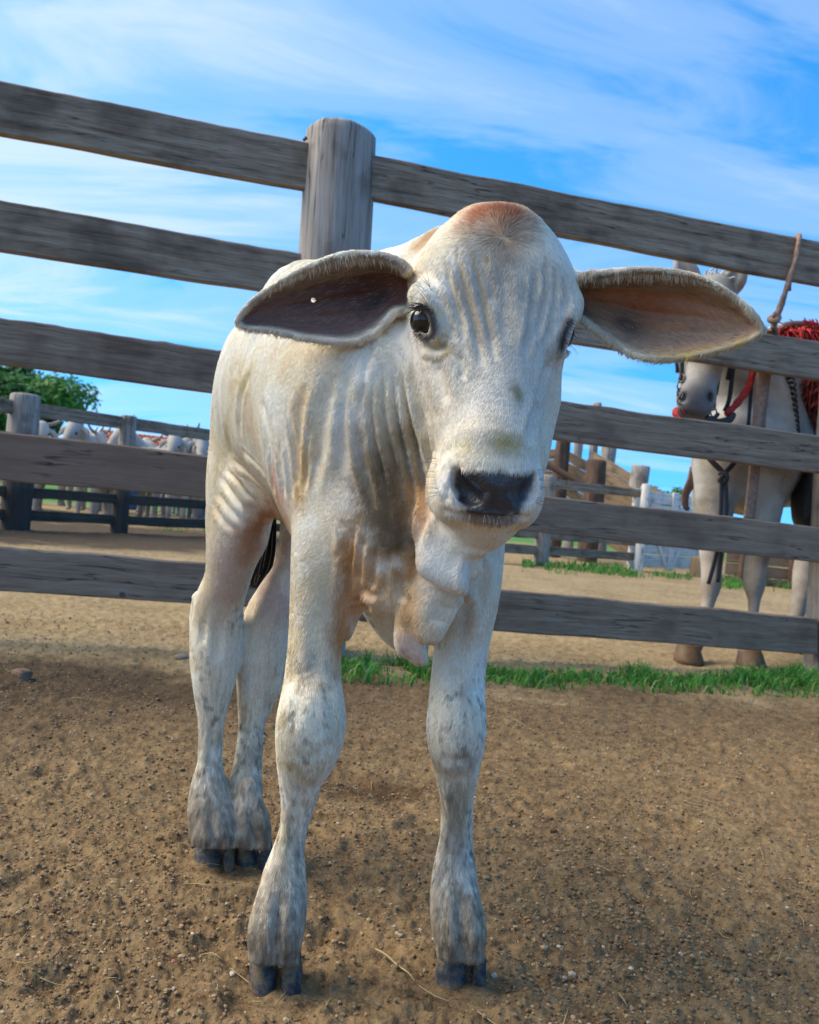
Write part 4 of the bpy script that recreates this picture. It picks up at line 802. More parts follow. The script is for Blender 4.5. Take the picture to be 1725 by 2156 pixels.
def calf_field():
    F = Field((-0.40, 0.72, 0.0), (0.42, 1.52, 0.93), VOX)
    # torso: stations from the rump to the chest (x, y, z, half width, half height, half length)
    st = np.array([(-0.236, 1.370, 0.690, 0.058, 0.095, 0.06), (-0.216, 1.310, 0.702, 0.086, 0.124, 0.08), (-0.174, 1.240, 0.692, 0.097, 0.140, 0.09),
                   (-0.126, 1.170, 0.682, 0.110, 0.150, 0.09), (-0.078, 1.105, 0.672, 0.120, 0.155, 0.09), (-0.030, 1.050, 0.668, 0.116, 0.155, 0.085), (0.008, 1.005, 0.650, 0.100, 0.135, 0.07)])
    sp = spline(st, 22)
    for i in range(22):
        a = sp[min(i + 1, 21), :3] - sp[max(i - 1, 0), :3]; a[2] = 0
        F.ell(sp[i, :3], (sp[i, 3], sp[i, 5], sp[i, 4]), frame(a), k=0.03)
    # withers and small hump, neck crest up to the poll
    F.limb([P(655, 655, 1.16), P(760, 645, 1.10), P(870, 600, 1.05), P(950, 560, 1.02)], [0.066, 0.056, 0.048, 0.046], k=0.04, n=24)
    # shoulder blades
    F.ell(P(690, 960, 1.045), (0.055, 0.065, 0.125), frame((0.3, -0.95, 0)), k=0.05)
    F.ell(P(985, 980, 1.06), (0.055, 0.065, 0.115), frame((0.1, -0.99, 0)), k=0.05)
    # neck: from the chest up and back to behind the jaw
    F.limb([P(805, 1010, 1.045), P(840, 880, 1.06), P(885, 770, 1.06), P(955, 660, 1.045)], [0.098, 0.094, 0.086, 0.070], k=0.04, n=24)
    F.limb([P(845, 1090, 0.985), P(890, 980, 0.985), P(950, 880, 0.985), P(1000, 760, 0.99)], [0.068, 0.062, 0.058, 0.055], k=0.035, n=20)
    # hind quarter: thighs and legs
    rows(F, [(760, 474, 640, 1.33), (820, 462, 640, 1.33), (900, 449, 630, 1.32), (1000, 437, 600, 1.30), (1080, 436, 570, 1.275), (1150, 436, 548, 1.255), (1215, 432, 527, 1.25), (1270, 412, 512, 1.262), (1320, 405, 512, 1.27), (1380, 401, 508, 1.268), (1440, 408, 492, 1.26),
             (1520, 418, 472, 1.255), (1600, 417, 468, 1.25), (1655, 404, 476, 1.245), (1705, 397, 486, 1.238), (1755, 402, 489, 1.226)], k=0.022, n=150)
    F.limb([P(420, 1258, 1.285), P(415, 1300, 1.293), P(418, 1340, 1.285)], [0.009, 0.010, 0.008], k=0.02, n=8)       # point of the hock
    rows(F, [(960, 596, 690, 1.36), (1060, 592, 664, 1.35), (1140, 588, 646, 1.34), (1200, 575, 634, 1.33), (1260, 538, 622, 1.325), (1320, 508, 612, 1.325), (1380, 500, 606, 1.32), (1440, 500, 592, 1.315),
             (1520, 503, 558, 1.30), (1590, 496, 552, 1.285), (1650, 486, 550, 1.27), (1700, 484, 550, 1.26), (1748, 489, 557, 1.248)], k=0.02, n=140)
    # flank fold between belly and thigh
    F.limb([P(560, 1000, 1.235), P(590, 1050, 1.215), P(618, 1072, 1.19)], [0.030, 0.026, 0.02], k=0.03, n=10)
    F.limb([P(540, 1010, 1.24), P(530, 1070, 1.24), P(520, 1130, 1.25)], [0.030, 0.028, 0.022], k=0.03, n=10)
    # front legs
    rows(F, [(960, 640, 790, 1.03), (1060, 622, 770, 1.01), (1130, 615, 748, 0.995), (1200, 613, 738, 0.985), (1280, 611, 728, 0.978), (1350, 608, 720, 0.972), (1420, 601, 718, 0.966), (1475, 592, 723, 0.960), (1530, 584, 725, 0.955), (1580, 583, 712, 0.953),
             (1625, 587, 684, 0.955), (1680, 592, 666, 0.958), (1740, 590, 648, 0.960), (1790, 575, 641, 0.960), (1840, 556, 642, 0.957), (1885, 544, 646, 0.952), (1930, 536, 643, 0.946), (1965, 534, 634, 0.943)], k=0.016, n=160)
    rows(F, [(960, 930, 1075, 1.0400), (1060, 935, 1066, 1.0258), (1130, 935, 1062, 1.0126), (1200, 930, 1058, 1.0094), (1270, 925, 1048, 1.0082), (1340, 918, 1033, 1.0090), (1400, 911, 1024, 1.0060), (1460, 905, 1021, 1.0000), (1520, 902, 1021, 0.9940), (1570, 905, 1018, 0.9920),
             (1620, 916, 1008, 0.9940), (1680, 928, 997, 0.9980), (1740, 929, 994, 1.0010), (1790, 922, 996, 1.0020), (1840, 912, 1003, 0.9990), (1890, 906, 1009, 0.9940), (1935, 908, 1013, 0.9880), (1955, 913, 1016, 0.9850)], k=0.016, n=160)
    # toes under the hair: two bulges above each hoof, cut flat where the horn begins
    for (x, y, d, r, cx) in ((557, 1960, 0.942, 0.0182, 603), (603, 1960, 0.942, 0.0158, 603), (953, 1955, 0.980, 0.0182, 957), (993, 1955, 0.980, 0.0158, 957)):
        F.limb([P(0.25 * x + 0.75 * cx, y - 110, d + 0.012), P(0.7 * x + 0.3 * cx, y - 50, d + 0.006), P(x, y, d), P(x - 1, y + 60, d - 0.004), P(x - 2, y + 115, d - 0.010)], [r * 0.5, r * 0.86, r * 0.97, r * 0.95, r * 0.95], k=0.010, n=20)
    for (x, y, d, r, cx) in ((434, 1745, 1.226, 0.0192, 444), (470, 1745, 1.226, 0.0160, 444), (518, 1742, 1.240, 0.0168, 521), (550, 1742, 1.242, 0.0142, 521)):
        F.limb([P(0.25 * x + 0.75 * cx, y - 85, d + 0.010), P(0.7 * x + 0.3 * cx, y - 38, d + 0.004), P(x, y, d), P(x, y + 50, d - 0.004), P(x, y + 85, d - 0.01)], [r * 0.5, r * 0.85, r * 0.96, r * 0.95, r * 0.95], k=0.009, n=20)
    zz = (F.lo[2] + np.arange(F.n[2]) * F.v).astype(np.float32)
    yy = (F.lo[1] + np.arange(F.n[1]) * F.v).astype(np.float32)
    xx = (F.lo[0] + np.arange(F.n[0]) * F.v).astype(np.float32)
    cut = 0.040 + 0.25 * np.where(yy[None, :] > 1.1, 1.215 - yy[None, :], np.where(xx[:, None] > 0, 0.963, 0.922) - yy[None, :])
    F.D = np.maximum(F.D, (cut[:, :, None] - zz[None, None, :]).astype(np.float32))
    # knees of the front legs: a rounded front
    F.ell(P(655, 1525, 0.938), (0.031, 0.026, 0.042), k=0.02); F.ell(P(962, 1530, 0.978), (0.027, 0.026, 0.040), k=0.02)
    # chest between the legs, brisket
    F.ell(P(830, 1130, 0.985), (0.080, 0.06, 0.085), k=0.04)
    # dewlap: a loose curtain of skin below the throat, a second fold hanging from behind it
    back = np.array([0.25, 0.97, 0])
    F.limb([P(1002, 1030, 0.918), P(970, 1090, 0.902), P(950, 1135, 0.896)], [0.050, 0.039, 0.0300], k=0.016, n=20, flat=(back, 0.52))
    F.limb([P(945, 1080, 0.900), P(922, 1140, 0.895), P(912, 1188, 0.892)], [0.026, 0.019, 0.0125], k=0.022, n=16, flat=(back, 0.6))
    F.limb([P(985, 1080, 0.893), P(974, 1150, 0.886), P(966, 1214, 0.884)], [0.026, 0.0185, 0.0120], k=0.022, n=16, flat=(back, 0.7))
    F.limb([P(1012, 1100, 0.898), P(996, 1160, 0.893), P(988, 1198, 0.892)], [0.016, 0.0095, 0.007], k=0.012, n=14)
    F.limb([P(912, 1190, 0.893), P(940, 1210, 0.889), P(968, 1218, 0.886)], [0.0105, 0.0105, 0.0105], k=0.020, n=12)
    F.limb([P(945, 1165, 0.928), P(922, 1245, 0.922), P(908, 1305, 0.920), P(907, 1326, 0.920)], [0.033, 0.0275, 0.0205, 0.0155], k=0.008, n=24, flat=(back, 0.55))
    F.limb([P(888, 1200, 0.945), P(874, 1285, 0.937), P(866, 1345, 0.934), P(884, 1378, 0.934), P(893, 1388, 0.935)], [0.024, 0.0185, 0.0150, 0.0090, 0.0055], k=0.012, n=20, flat=(back, 0.5))
    F.limb([P(868, 1250, 0.940), P(852, 1330, 0.936), P(846, 1358, 0.936)], [0.012, 0.0085, 0.0060], k=0.012, n=12)
    F.limb([P(820, 1180, 0.955), P(800, 1230, 0.945), P(795, 1262, 0.943), P(812, 1272, 0.945)], [0.030, 0.016, 0.011, 0.009], k=0.012, n=12)
    F.limb([P(800, 1268, 0.945), P(830, 1262, 0.94), P(850, 1250, 0.938), P(862, 1290, 0.935)], [0.009, 0.009, 0.010, 0.010], k=0.012, n=12)
    F.limb([P(760, 1180, 0.985), P(745, 1260, 0.985), P(730, 1330, 0.98)], [0.020, 0.013, 0.007], k=0.014, n=10)
    F.limb([P(830, 1200, 1.06), P(845, 1290, 1.08), P(880, 1380, 1.08)], [0.06, 0.04, 0.012], k=0.02, n=12)             # navel sheath far behind
    # ---- head
    H = [(500, 1045, 88, 0.962, 0.052, 46), (535, 1040, 130, 0.958, 0.066, 55), (595, 1038, 164, 0.952, 0.078, 58), (660, 1032, 166, 0.945, 0.080, 60), (730, 1024, 152, 0.935, 0.080, 60),
         (800, 1018, 131, 0.922, 0.076, 60), (860, 1015, 115, 0.908, 0.070, 60), (920, 1016, 104, 0.893, 0.065, 55)]
    hp = spline(H, 26); yaw = R(9)
    rot = np.array([[math.cos(yaw), math.sin(yaw), 0], [-math.sin(yaw), math.cos(yaw), 0], [0, 0, 1]])
    for q in hp:
        s_ = q[3] / FOCAL
        F.ell(P(q[1], q[0], q[3]), (q[2] * s_, q[4], q[5] * s_), rot, k=0.012, p=2.45)
    # forehead dome and nose bridge
    F.ell(P(1060, 572, 0.905), (0.052, 0.030, 0.058), rot, k=0.03)
    F.limb([P(1068, 640, 0.885), P(1066, 760, 0.866), P(1056, 860, 0.850), P(1046, 930, 0.838)], [0.020, 0.022, 0.026, 0.030], k=0.025, n=16)
    # cheeks and jaw
    F.ell(P(925, 800, 0.945), (0.038, 0.055, 0.072), rot, k=0.03); F.ell(P(1116, 775, 0.955), (0.027, 0.050, 0.055), rot, k=0.02)
    F.limb([P(960, 850, 0.955), P(985, 960, 0.93), P(1005, 1050, 0.90), P(1015, 1085, 0.872)], [0.052, 0.043, 0.035, 0.026], k=0.025, n=14)
    F.limb([P(1085, 850, 0.96), P(1070, 960, 0.935), P(1050, 1050, 0.90), P(1025, 1085, 0.872)], [0.048, 0.043, 0.034, 0.026], k=0.025, n=14)
    # brow ridges
    F.limb([P(885, 620, 0.888), P(905, 640, 0.874), P(922, 680, 0.868), P(925, 715, 0.872)], [0.011, 0.012, 0.011, 0.009], k=0.018, n=14)
    F.limb([P(1203, 640, 0.925), P(1193, 665, 0.898), P(1180, 700, 0.886), P(1172, 730, 0.884)], [0.010, 0.012, 0.010, 0.008], k=0.018, n=14)
    # muzzle
    F.ell(P(1024, 1005, 0.858), (0.0520, 0.050, 0.046), rot, k=0.02, p=2.5)
    F.ell(P(952, 1035, 0.850), (0.021, 0.036, 0.031), rot, k=0.014); F.ell(P(1103, 1045, 0.852), (0.0160, 0.034, 0.030), rot, k=0.014)
    F.ell(P(1043, 1015, 0.822), (0.038, 0.018, 0.020), rot, k=0.012)                 # nose pad
    F.ell(P(1040, 1055, 0.828), (0.030, 0.016, 0.022), rot, k=0.012)
    F.ell(P(1025, 1084, 0.855), (0.028, 0.028, 0.0125), rot, k=0.010)                # lower lip
    # nostrils
    F.limb([P(963, 992, 0.815), P(968, 1012, 0.815), P(982, 1036, 0.815), P(1002, 1049, 0.812)], [0.0050, 0.0085, 0.0112, 0.0070], k=0.004, n=14, sub=True)
    F.limb([P(1122, 1000, 0.822), P(1118, 1018, 0.818), P(1110, 1038, 0.816), P(1095, 1052, 0.812)], [0.0046, 0.0074, 0.0100, 0.0062], k=0.004, n=14, sub=True)
    # ears, rooted in the head
    for E in (EAR_L, EAR_R):
        p_, r_, _ = ear_surface(**E); F.sheet(p_, r_, k=0.006)
    F.limb([P(885, 602, 1.00), P(860, 602, 1.008)], [0.034, 0.022], k=0.02, n=10)
    F.limb([P(1180, 618, 0.995), P(1208, 624, 1.003)], [0.032, 0.020], k=0.02, n=10)
    F.limb([P(660, 632, 0.90), P(660, 632, 1.03)], [0.0030, 0.0030], k=0.002, n=4, sub=True)     # the tag hole
    # eyes: socket, lids
    F.ell(P(896, 675, 0.872), (0.0105, 0.015, 0.0150), k=0.005, sub=True)
    F.ell(P(1203, 702, 0.902), (0.014, 0.014, 0.018), k=0.005, sub=True)
    for E in (EYE_L, EYE_R):
        F.ell(P(E['px'], E['py'], E['d']), (E['r'] * 1.06,) * 3, k=0.005, sub=True)
    def lid(pts, r):
        F.limb([P(*p) for p in pts], [x * 0.001 for x in r], k=0.004, n=26)
    lid([(872, 676, 0.886), (876, 656, 0.878), (889, 643, 0.8685), (904, 652, 0.8625), (913, 678, 0.861), (913, 703, 0.864)], [2.5, 3.6, 4.4, 4.2, 3.0, 2.4])
    lid([(872, 676, 0.886), (876, 693, 0.881), (887, 704, 0.874), (900, 709, 0.868), (913, 703, 0.864)], [2.5, 3.0, 3.2, 3.0, 2.4])
    lid([(1212, 658, 0.925), (1204, 662, 0.908), (1193, 678, 0.895), (1184, 702, 0.890), (1180, 727, 0.893), (1180, 744, 0.898)], [3, 4, 4.2, 3.6, 3, 2.4])
    lid([(1196, 742, 0.915), (1188, 745, 0.905), (1180, 744, 0.898)], [2, 2.4, 2.2])
    return F
# ------------------------------------------------------------------ the saddled white horse behind the fence
HZ = 3.72
def horse_coat():
    m, nt, b = new_mat('white_horse_coat'); tc = nd(nt, 'ShaderNodeTexCoord'); a = nd(nt, 'ShaderNodeAttribute', attribute_name='Col'); n = nd(nt, 'ShaderNodeTexNoise'); n.inputs['Scale'].default_value = 9; n.inputs['Detail'].default_value = 7; lk(nt, tc.outputs['Object'], n.inputs[0])
    n2 = nd(nt, 'ShaderNodeTexNoise'); n2.inputs['Scale'].default_value = 190; n2.inputs['Detail'].default_value = 3; lk(nt, tc.outputs['Object'], n2.inputs[0])
    lk(nt, mixc(nt, 1.0, a.outputs['Color'], ramp(nt, math_n(nt, 'ADD', math_n(nt, 'MULTIPLY', n.outputs[0], 0.7), math_n(nt, 'MULTIPLY', n2.outputs[0], 0.3)), [(0.34, (0.52, 0.50, 0.47)), (0.62, (1, 1, 1))]), 'MULTIPLY'), b.inputs['Base Color']); b.inputs['Roughness'].default_value = 0.7; b.inputs['Specular IOR Level'].default_value = 0.3
    bp = nd(nt, 'ShaderNodeBump'); bp.inputs['Strength'].default_value = 0.25; bp.inputs['Distance'].default_value = 0.003; lk(nt, n2.outputs[0], bp.inputs['Height']); lk(nt, bp.outputs[0], b.inputs['Normal']); return m
M_HORSE = horse_coat()
M_BLACKL = plain('black_leather', (0.025, 0.022, 0.022), 0.5, 0.4, 0.3, 40); M_BROWNL = plain('brown_leather', (0.11, 0.06, 0.045), 0.55, 0.4, 0.3, 40); M_REDR = plain('red_braid', (0.38, 0.035, 0.03), 0.75, 0.2, 0.35, 90); M_STEEL = plain('dull_steel', (0.12, 0.115, 0.11), 0.45, 0.5, 0.2, 30, 0.9)
h0 = G(1515, 1402); horse = empty('horse', (h0[0], h0[1], 0)); HO = np.array(horse.location)
tag(horse, 'white saddled horse in a bridle standing behind the fence at the right', 'horse')
def build_horse():
    lo = P(1400, 1420, 3.3); F = Field((0.95, 3.15, -0.02), (2.75, 5.0, 1.92), 0.0095)
    # barrel going away to the right, chest, neck, head
    bx = [P(1575, 960, 3.95), P(1640, 950, 4.15), P(1740, 955, 4.40), P(1850, 960, 4.65)]
    for i, q in enumerate(spline(bx, 10)): F.ell(q, (0.215, 0.24, 0.27), frame((-0.6, -0.8, 0)), k=0.06)
    F.ell(P(1850, 940, 4.7), (0.24, 0.26, 0.28), frame((-0.6, -0.8, 0)), k=0.06)
    F.ell(P(1535, 960, 3.80), (0.155, 0.15, 0.20), k=0.07); F.ell(P(1600, 980, 3.82), (0.15, 0.15, 0.20), k=0.07)
    F.limb([P(1600, 880, 3.95), P(1565, 800, 3.88), P(1530, 730, 3.83), P(1505, 670, 3.80)], [0.19, 0.145, 0.11, 0.09], k=0.06, n=16)
    F.limb([P(1655, 830, 4.05), P(1600, 740, 3.95), P(1535, 670, 3.85)], [0.11, 0.095, 0.07], k=0.05, n=12)
    F.limb([P(1502, 625, 3.76), P(1494, 690, 3.68), P(1482, 760, 3.60), P(1470, 815, 3.55), P(1466, 845, 3.53)], [0.100, 0.098, 0.085, 0.074, 0.066], k=0.03, n=20)
    F.ell(P(1522, 715, 3.74), (0.055, 0.11, 0.12), k=0.03); F.ell(P(1466, 838, 3.525), (0.076, 0.06, 0.062), k=0.03, p=2.4); F.ell(P(1468, 868, 3.56), (0.052, 0.055, 0.035), k=0.02)
    F.ell(P(1500, 620, 3.72), (0.088, 0.07, 0.08), k=0.03)
    for s, x in ((-1, 1441), (1, 1494)): F.ell(P(x, 836, 3.485), (0.013, 0.03, 0.020), k=0.01, sub=True)
    # ears
    for b0, m0, t0 in (((1466, 612, 3.74), (1446, 572, 3.73), (1424, 512, 3.72)), ((1526, 620, 3.76), (1548, 585, 3.75), (1562, 538, 3.74))):
        F.limb([P(*b0), P(*m0), P(*t0)], [0.036, 0.054, 0.013], k=0.012, n=14, flat=(np.array([0, 1.0, 0]), 0.55))
        F.limb([P(b0[0], b0[1], b0[2] - 0.035), P(m0[0], m0[1], m0[2] - 0.038), P(t0[0], t0[1] + 8, t0[2] - 0.02)], [0.014, 0.027, 0.004], k=0.006, n=12, sub=True)
    # front legs, one reaching forward, and a hind foot
    rows(F, [(1000, 1455, 1560, 3.80), (1090, 1462, 1540, 3.76), (1150, 1472, 1527, 3.72), (1200, 1477, 1520, 3.69), (1230, 1477, 1519, 3.675), (1270, 1478, 1505, 3.66), (1320, 1466, 1492, 3.63), (1345, 1456, 1486, 3.61), (1365, 1446, 1478, 3.59)], k=0.03, n=40)
    rows(F, [(1000, 1570, 1660, 3.82), (1090, 1572, 1642, 3.78), (1150, 1574, 1626, 3.74), (1200, 1568, 1612, 3.71), (1230, 1567, 1611, 3.69), (1270, 1576, 1600, 3.67), (1330, 1573, 1595, 3.64), (1352, 1562, 1594, 3.62), (1372, 1556, 1594, 3.605)], k=0.03, n=40)
    rows(F, [(1010, 1700, 1830, 4.55), (1120, 1690, 1770, 4.5), (1200, 1672, 1722, 4.45), (1260, 1668, 1705, 4.35), (1330, 1655, 1682, 4.25), (1356, 1648, 1680, 4.18)], k=0.03, n=30)
    rows(F, [(1010, 1800, 1930, 4.6), (1120, 1800, 1880, 4.6), (1200, 1810, 1860, 4.62), (1260, 1812, 1850, 4.62), (1300, 1812, 1840, 4.6), (1330, 1805, 1842, 4.58)], k=0.03, n=30)
    # grooves between the muscles of the breast and shoulder
    F.limb([P(1560, 930, 3.60), P(1562, 1000, 3.60), P(1560, 1070, 3.64)], [0.022, 0.026, 0.02], k=0.03, n=10, sub=True); F.limb([P(1640, 820, 3.72), P(1650, 920, 3.70), P(1640, 1010, 3.72)], [0.02, 0.024, 0.016], k=0.03, n=10, sub=True); F.limb([P(1560, 780, 3.68), P(1575, 860, 3.64), P(1590, 920, 3.64)], [0.012, 0.018, 0.014], k=0.03, n=10, sub=True)
    F.limb([P(1452, 880, 3.50), P(1468, 886, 3.485), P(1486, 882, 3.495)], [0.005, 0.006, 0.005], k=0.004, n=8, sub=True)
    V, Q = F.nets(); V, Q = largest(V, Q); V = relax(V, Q, 3, 0.5, -0.5)
    o = np_mesh('body', V - HO, Q, M_HORSE, horse); px, py, d = proj(V); z = V[:, 2]; n1 = fbm(V * 6, 3, 101); n2 = fbm(V * 22, 3, 102)
    C = np.tile((0.47, 0.455, 0.43), (len(V), 1))
    def lay(m, c): C[:] = C * (1 - m[:, None]) + np.array(c) * m[:, None]
    def blob(x, y, dd, r, c, s): q = P(x, y, dd); lay(s * np.exp(-((np.linalg.norm(V - q, axis=1) / r) ** 2)), c)
    lay(0.7 * sst(-0.05, 0.35, n1), (0.40, 0.345, 0.265)); lay(0.75 * sst(0.62, 0.25, z + 0.2 * n2), (0.34, 0.27, 0.20)); lay(0.6 * sst(0.20, 0.09, z + 0.05 * n2), (0.30, 0.24, 0.18))
    blob(1466, 842, 3.47, 0.085, (0.11, 0.11, 0.125), 1.0); blob(1468, 872, 3.5, 0.05, (0.12, 0.12, 0.13), 0.8); blob(1441, 836, 3.47, 0.022, (0.02, 0.02, 0.02), 0.95); blob(1494, 836, 3.47, 0.022, (0.02, 0.02, 0.02), 0.95)
    for x, y in ((1446, 578), (1546, 590)): blob(x, y, 3.69, 0.035, (0.10, 0.09, 0.08), 0.8)
    blob(1495, 1225, 3.64, 0.05, (0.38, 0.30, 0.22), 0.6); blob(1590, 1220, 3.66, 0.05, (0.40, 0.33, 0.25), 0.6)
    set_col(o.data, C)
    for c in ((1440, 1408, 3.585), (1572, 1416, 3.60), (1661, 1398, 4.17), (1822, 1380, 4.57)):
        g = P(c[0] + 8, 1390, c[2]); g[2] = 0; V_, F_ = [], []; k = 16
        for z_, r_, oy in ((-0.01, 0.062, -0.014), (0.012, 0.061, -0.012), (0.066, 0.046, 0.010), (0.074, 0.038, 0.012)):
            for a in np.linspace(0, 2 * np.pi, k, endpoint=False): V_.append(g + (math.cos(a) * r_, math.sin(a) * r_ * 1.05 + oy, z_))
        for i in range(3):
            for j in range(k): F_.append((i * k + j, i * k + (j + 1) % k, (i + 1) * k + (j + 1) % k, (i + 1) * k + j))
        F_ += [tuple(range(k))[::-1], tuple(3 * k + j for j in range(k))]; mesh('hoof', np.array(V_) - HO, F_, M_HHOOF, horse, True)
    ball('eye', P(1452, 727, 3.615) - HO, 0.02, M_DARK, horse, 16, 10); ball('eye', P(1531, 735, 3.665) - HO, 0.02, M_DARK, horse, 16, 10)
M_HHOOF = plain('tan_hoof', (0.14, 0.085, 0.045), 0.6, 0.3, 0.3, 25)
def ball(name, c, r, mat, parent, seg=32, rg=20, sc=(1, 1, 1)):
    bm = bmesh.new(); bmesh.ops.create_uvsphere(bm, u_segments=seg, v_segments=rg, radius=r)
    for v in bm.verts: v.co = Vector((v.co.x * sc[0], v.co.y * sc[1], v.co.z * sc[2])) + Vector([float(x) for x in c])
    for f in bm.faces: f.smooth = True
    me = bpy.data.meshes.new(name); bm.to_mesh(me); bm.free(); return link(name, me, mat, parent)
build_horse()
def pp(l, off=0.0): return [P(x, y, d - off) for x, y, d in l]
# forelock and mane
M_MANE = plain('white_mane', (0.60, 0.58, 0.54), 0.7)
def locks(name, base, dirs, n, ln, r, par, org, mat, sd=0.25):
    parts = []
    b = spline(base, 40)
    for k in range(n):
        p = b[rng.integers(40)] + rng.normal(0, 0.012, 3); d = np.array(dirs) + rng.normal(0, sd, 3); d /= np.linalg.norm(d); l = ln * rng.uniform(0.6, 1.2)
        parts.append(tube_geo([p, p + d * l * 0.4, p + d * l * 0.75 + (0, 0, -0.15 * l), p + d * l + (0, 0, -0.4 * l)], [r, r * 0.9, r * 0.6, r * 0.15], 5, n=7))
    V, F = join_geo(parts); o = mesh(name, np.array(V) - org, F, mat, par, True); return o
locks('forelock', pp([(1488, 600, 3.72), (1505, 592, 3.74), (1512, 600, 3.73)]), (0.0, -0.3, 0.75), 40, 0.07, 0.006, horse, HO, M_MANE, 0.35)['kind'] = 'stuff'
locks('mane', pp([(1515, 640, 3.86), (1560, 670, 3.94), (1610, 715, 4.02), (1655, 765, 4.10)]), (0.35, 0.1, -0.35), 80, 0.12, 0.007, horse, HO, M_MANE, 0.35)['kind'] = 'stuff'

# bridle: a thing the horse wears
bridle = empty('bridle', P(1480, 760, 3.6)); BO = np.array(bridle.location); tag(bridle, 'black bridle with steel bit and red braided reins on the white horse', 'bridle')
FL = np.array([0, 1.0, 0.0])
tube('cheek_strap', pp([(1440, 640, 3.69), (1437, 700, 3.60), (1436, 760, 3.55), (1436, 800, 3.52)]), [0.011], M_BLACKL, bridle, BO, 6, FL, 20)
tube('cheek_strap', pp([(1546, 640, 3.74), (1534, 700, 3.66), (1518, 760, 3.60), (1506, 830, 3.55)]), [0.013], M_BLACKL, bridle, BO, 6, FL, 20)
tube('strap_end', pp([(1424, 690, 3.60), (1424, 740, 3.57), (1427, 785, 3.55)]), [0.008], M_BLACKL, bridle, BO, 6, FL, 12)
tube('throat_strap', pp([(1556, 690, 3.70), (1545, 770, 3.66), (1536, 840, 3.62), (1526, 866, 3.60)]), [0.010], M_BLACKL, bridle, BO, 6, FL, 18)
tube('throat_strap', pp([(1548, 700, 3.68), (1540, 760, 3.66), (1532, 800, 3.65)]), [0.009], M_BLACKL, bridle, BO, 6, FL, 12)
tube('noseband', pp([(1439, 744, 3.545), (1455, 738, 3.515), (1490, 742, 3.52), (1512, 750, 3.57)]), [0.009], M_BLACKL, bridle, BO, 6, np.array([0, 0.3, 1.0]), 16)
def chain(name, pts, n, r, wire, mat, par, org):
    q = spline(pts, n); parts = []
    for i in range(n - 1):
        c = (q[i] + q[i + 1]) / 2; t = q[i + 1] - q[i]; L = np.linalg.norm(t); t /= L; s = np.cross(t, (0, 1, 0) if i % 2 else (0.7, 0.7, 0)); s /= np.linalg.norm(s)
        ring = [c + t * math.cos(a) * L * 0.68 + s * math.sin(a) * r for a in np.linspace(0, 2 * np.pi, 13)]
        v, f = tube_geo(ring, [wire], 5, n=14); o = mesh(name, np.array(v) - org, f, mat, par, True)
chain('bit_chain', pp([(1511, 770, 3.565), (1505, 800, 3.54), (1500, 840, 3.53), (1504, 875, 3.54)]), 7, 0.013, 0.0035, M_STEEL, bridle, BO)
chain('bit_chain', pp([(1436, 790, 3.53), (1432, 820, 3.51), (1434, 850, 3.50)]), 5, 0.013, 0.0035, M_STEEL, bridle, BO)
tube('bit', pp([(1430, 862, 3.50), (1440, 878, 3.485), (1470, 886, 3.475), (1500, 882, 3.49), (1512, 872, 3.52)]), [0.009], M_BLACKL, bridle, BO, 8, None, 24)
tube('chin_strap', pp([(1488, 880, 3.49), (1510, 890, 3.50), (1535, 884, 3.52), (1545, 872, 3.54)]), [0.014, 0.018, 0.016, 0.012], M_BLACKL, bridle, BO, 8, None, 20)
tube('rein', pp([(1596, 700, 3.66), (1588, 770, 3.62), (1576, 815, 3.60), (1552, 850, 3.57), (1530, 872, 3.54)]), [0.013, 0.015, 0.016, 0.016, 0.013], M_REDR, bridle, BO, 8, None, 44, 0.5)
tube('rein', pp([(1424, 868, 3.56), (1432, 872, 3.52), (1440, 884, 3.50), (1456, 892, 3.49)]), [0.02, 0.022, 0.02, 0.014], M_REDR, bridle, BO, 8, None, 20, 0.4)
# breast straps
breast = empty('breast_strap', P(1525, 1000, 3.58)); SO = np.array(breast.location); tag(breast, 'dark knotted breast strap with long loose ends hanging before the chest of the horse', 'strap')
tube('strap', pp([(1480, 950, 3.63), (1500, 972, 3.60), (1518, 990, 3.585), (1522, 1000, 3.58)]), [0.012], M_BLACKL, breast, SO, 6, FL, 18); tube('strap', pp([(1560, 950, 3.62), (1545, 975, 3.60), (1530, 992, 3.585), (1524, 1000, 3.58)]), [0.012], M_BLACKL, breast, SO, 6, FL, 18)
tube('knot', pp([(1514, 996, 3.58), (1530, 1000, 3.565), (1528, 1014, 3.57), (1516, 1012, 3.58), (1524, 1000, 3.565)]), [0.010], M_BLACKL, breast, SO, 8, None, 26)
tube('strap_end', pp([(1520, 1010, 3.575), (1518, 1090, 3.57), (1510, 1160, 3.57), (1492, 1230, 3.56)]), [0.009], M_BLACKL, breast, SO, 6, FL, 24); tube('strap_end', pp([(1528, 1010, 3.575), (1530, 1080, 3.57), (1520, 1150, 3.57), (1512, 1226, 3.56)]), [0.009], M_BLACKL, breast, SO, 6, FL, 24)
tube('strap', pp([(1592, 720, 3.64), (1584, 800, 3.62), (1576, 895, 3.60)]), [0.008], M_BLACKL, breast, SO, 6, FL, 16)
stl = empty('stirrup_strap', P(1450, 1030, 3.8)); tag(stl, 'curved brown leather strap hanging on the far side of the horse chest', 'strap'); tube('strap', pp([(1462, 985, 3.80), (1458, 1010, 3.78), (1444, 1040, 3.76), (1444, 1066, 3.75), (1452, 1072, 3.75)]), [0.020, 0.024, 0.018, 0.014, 0.008], M_BROWNL, stl, np.array(stl.location), 8, FL, 24)
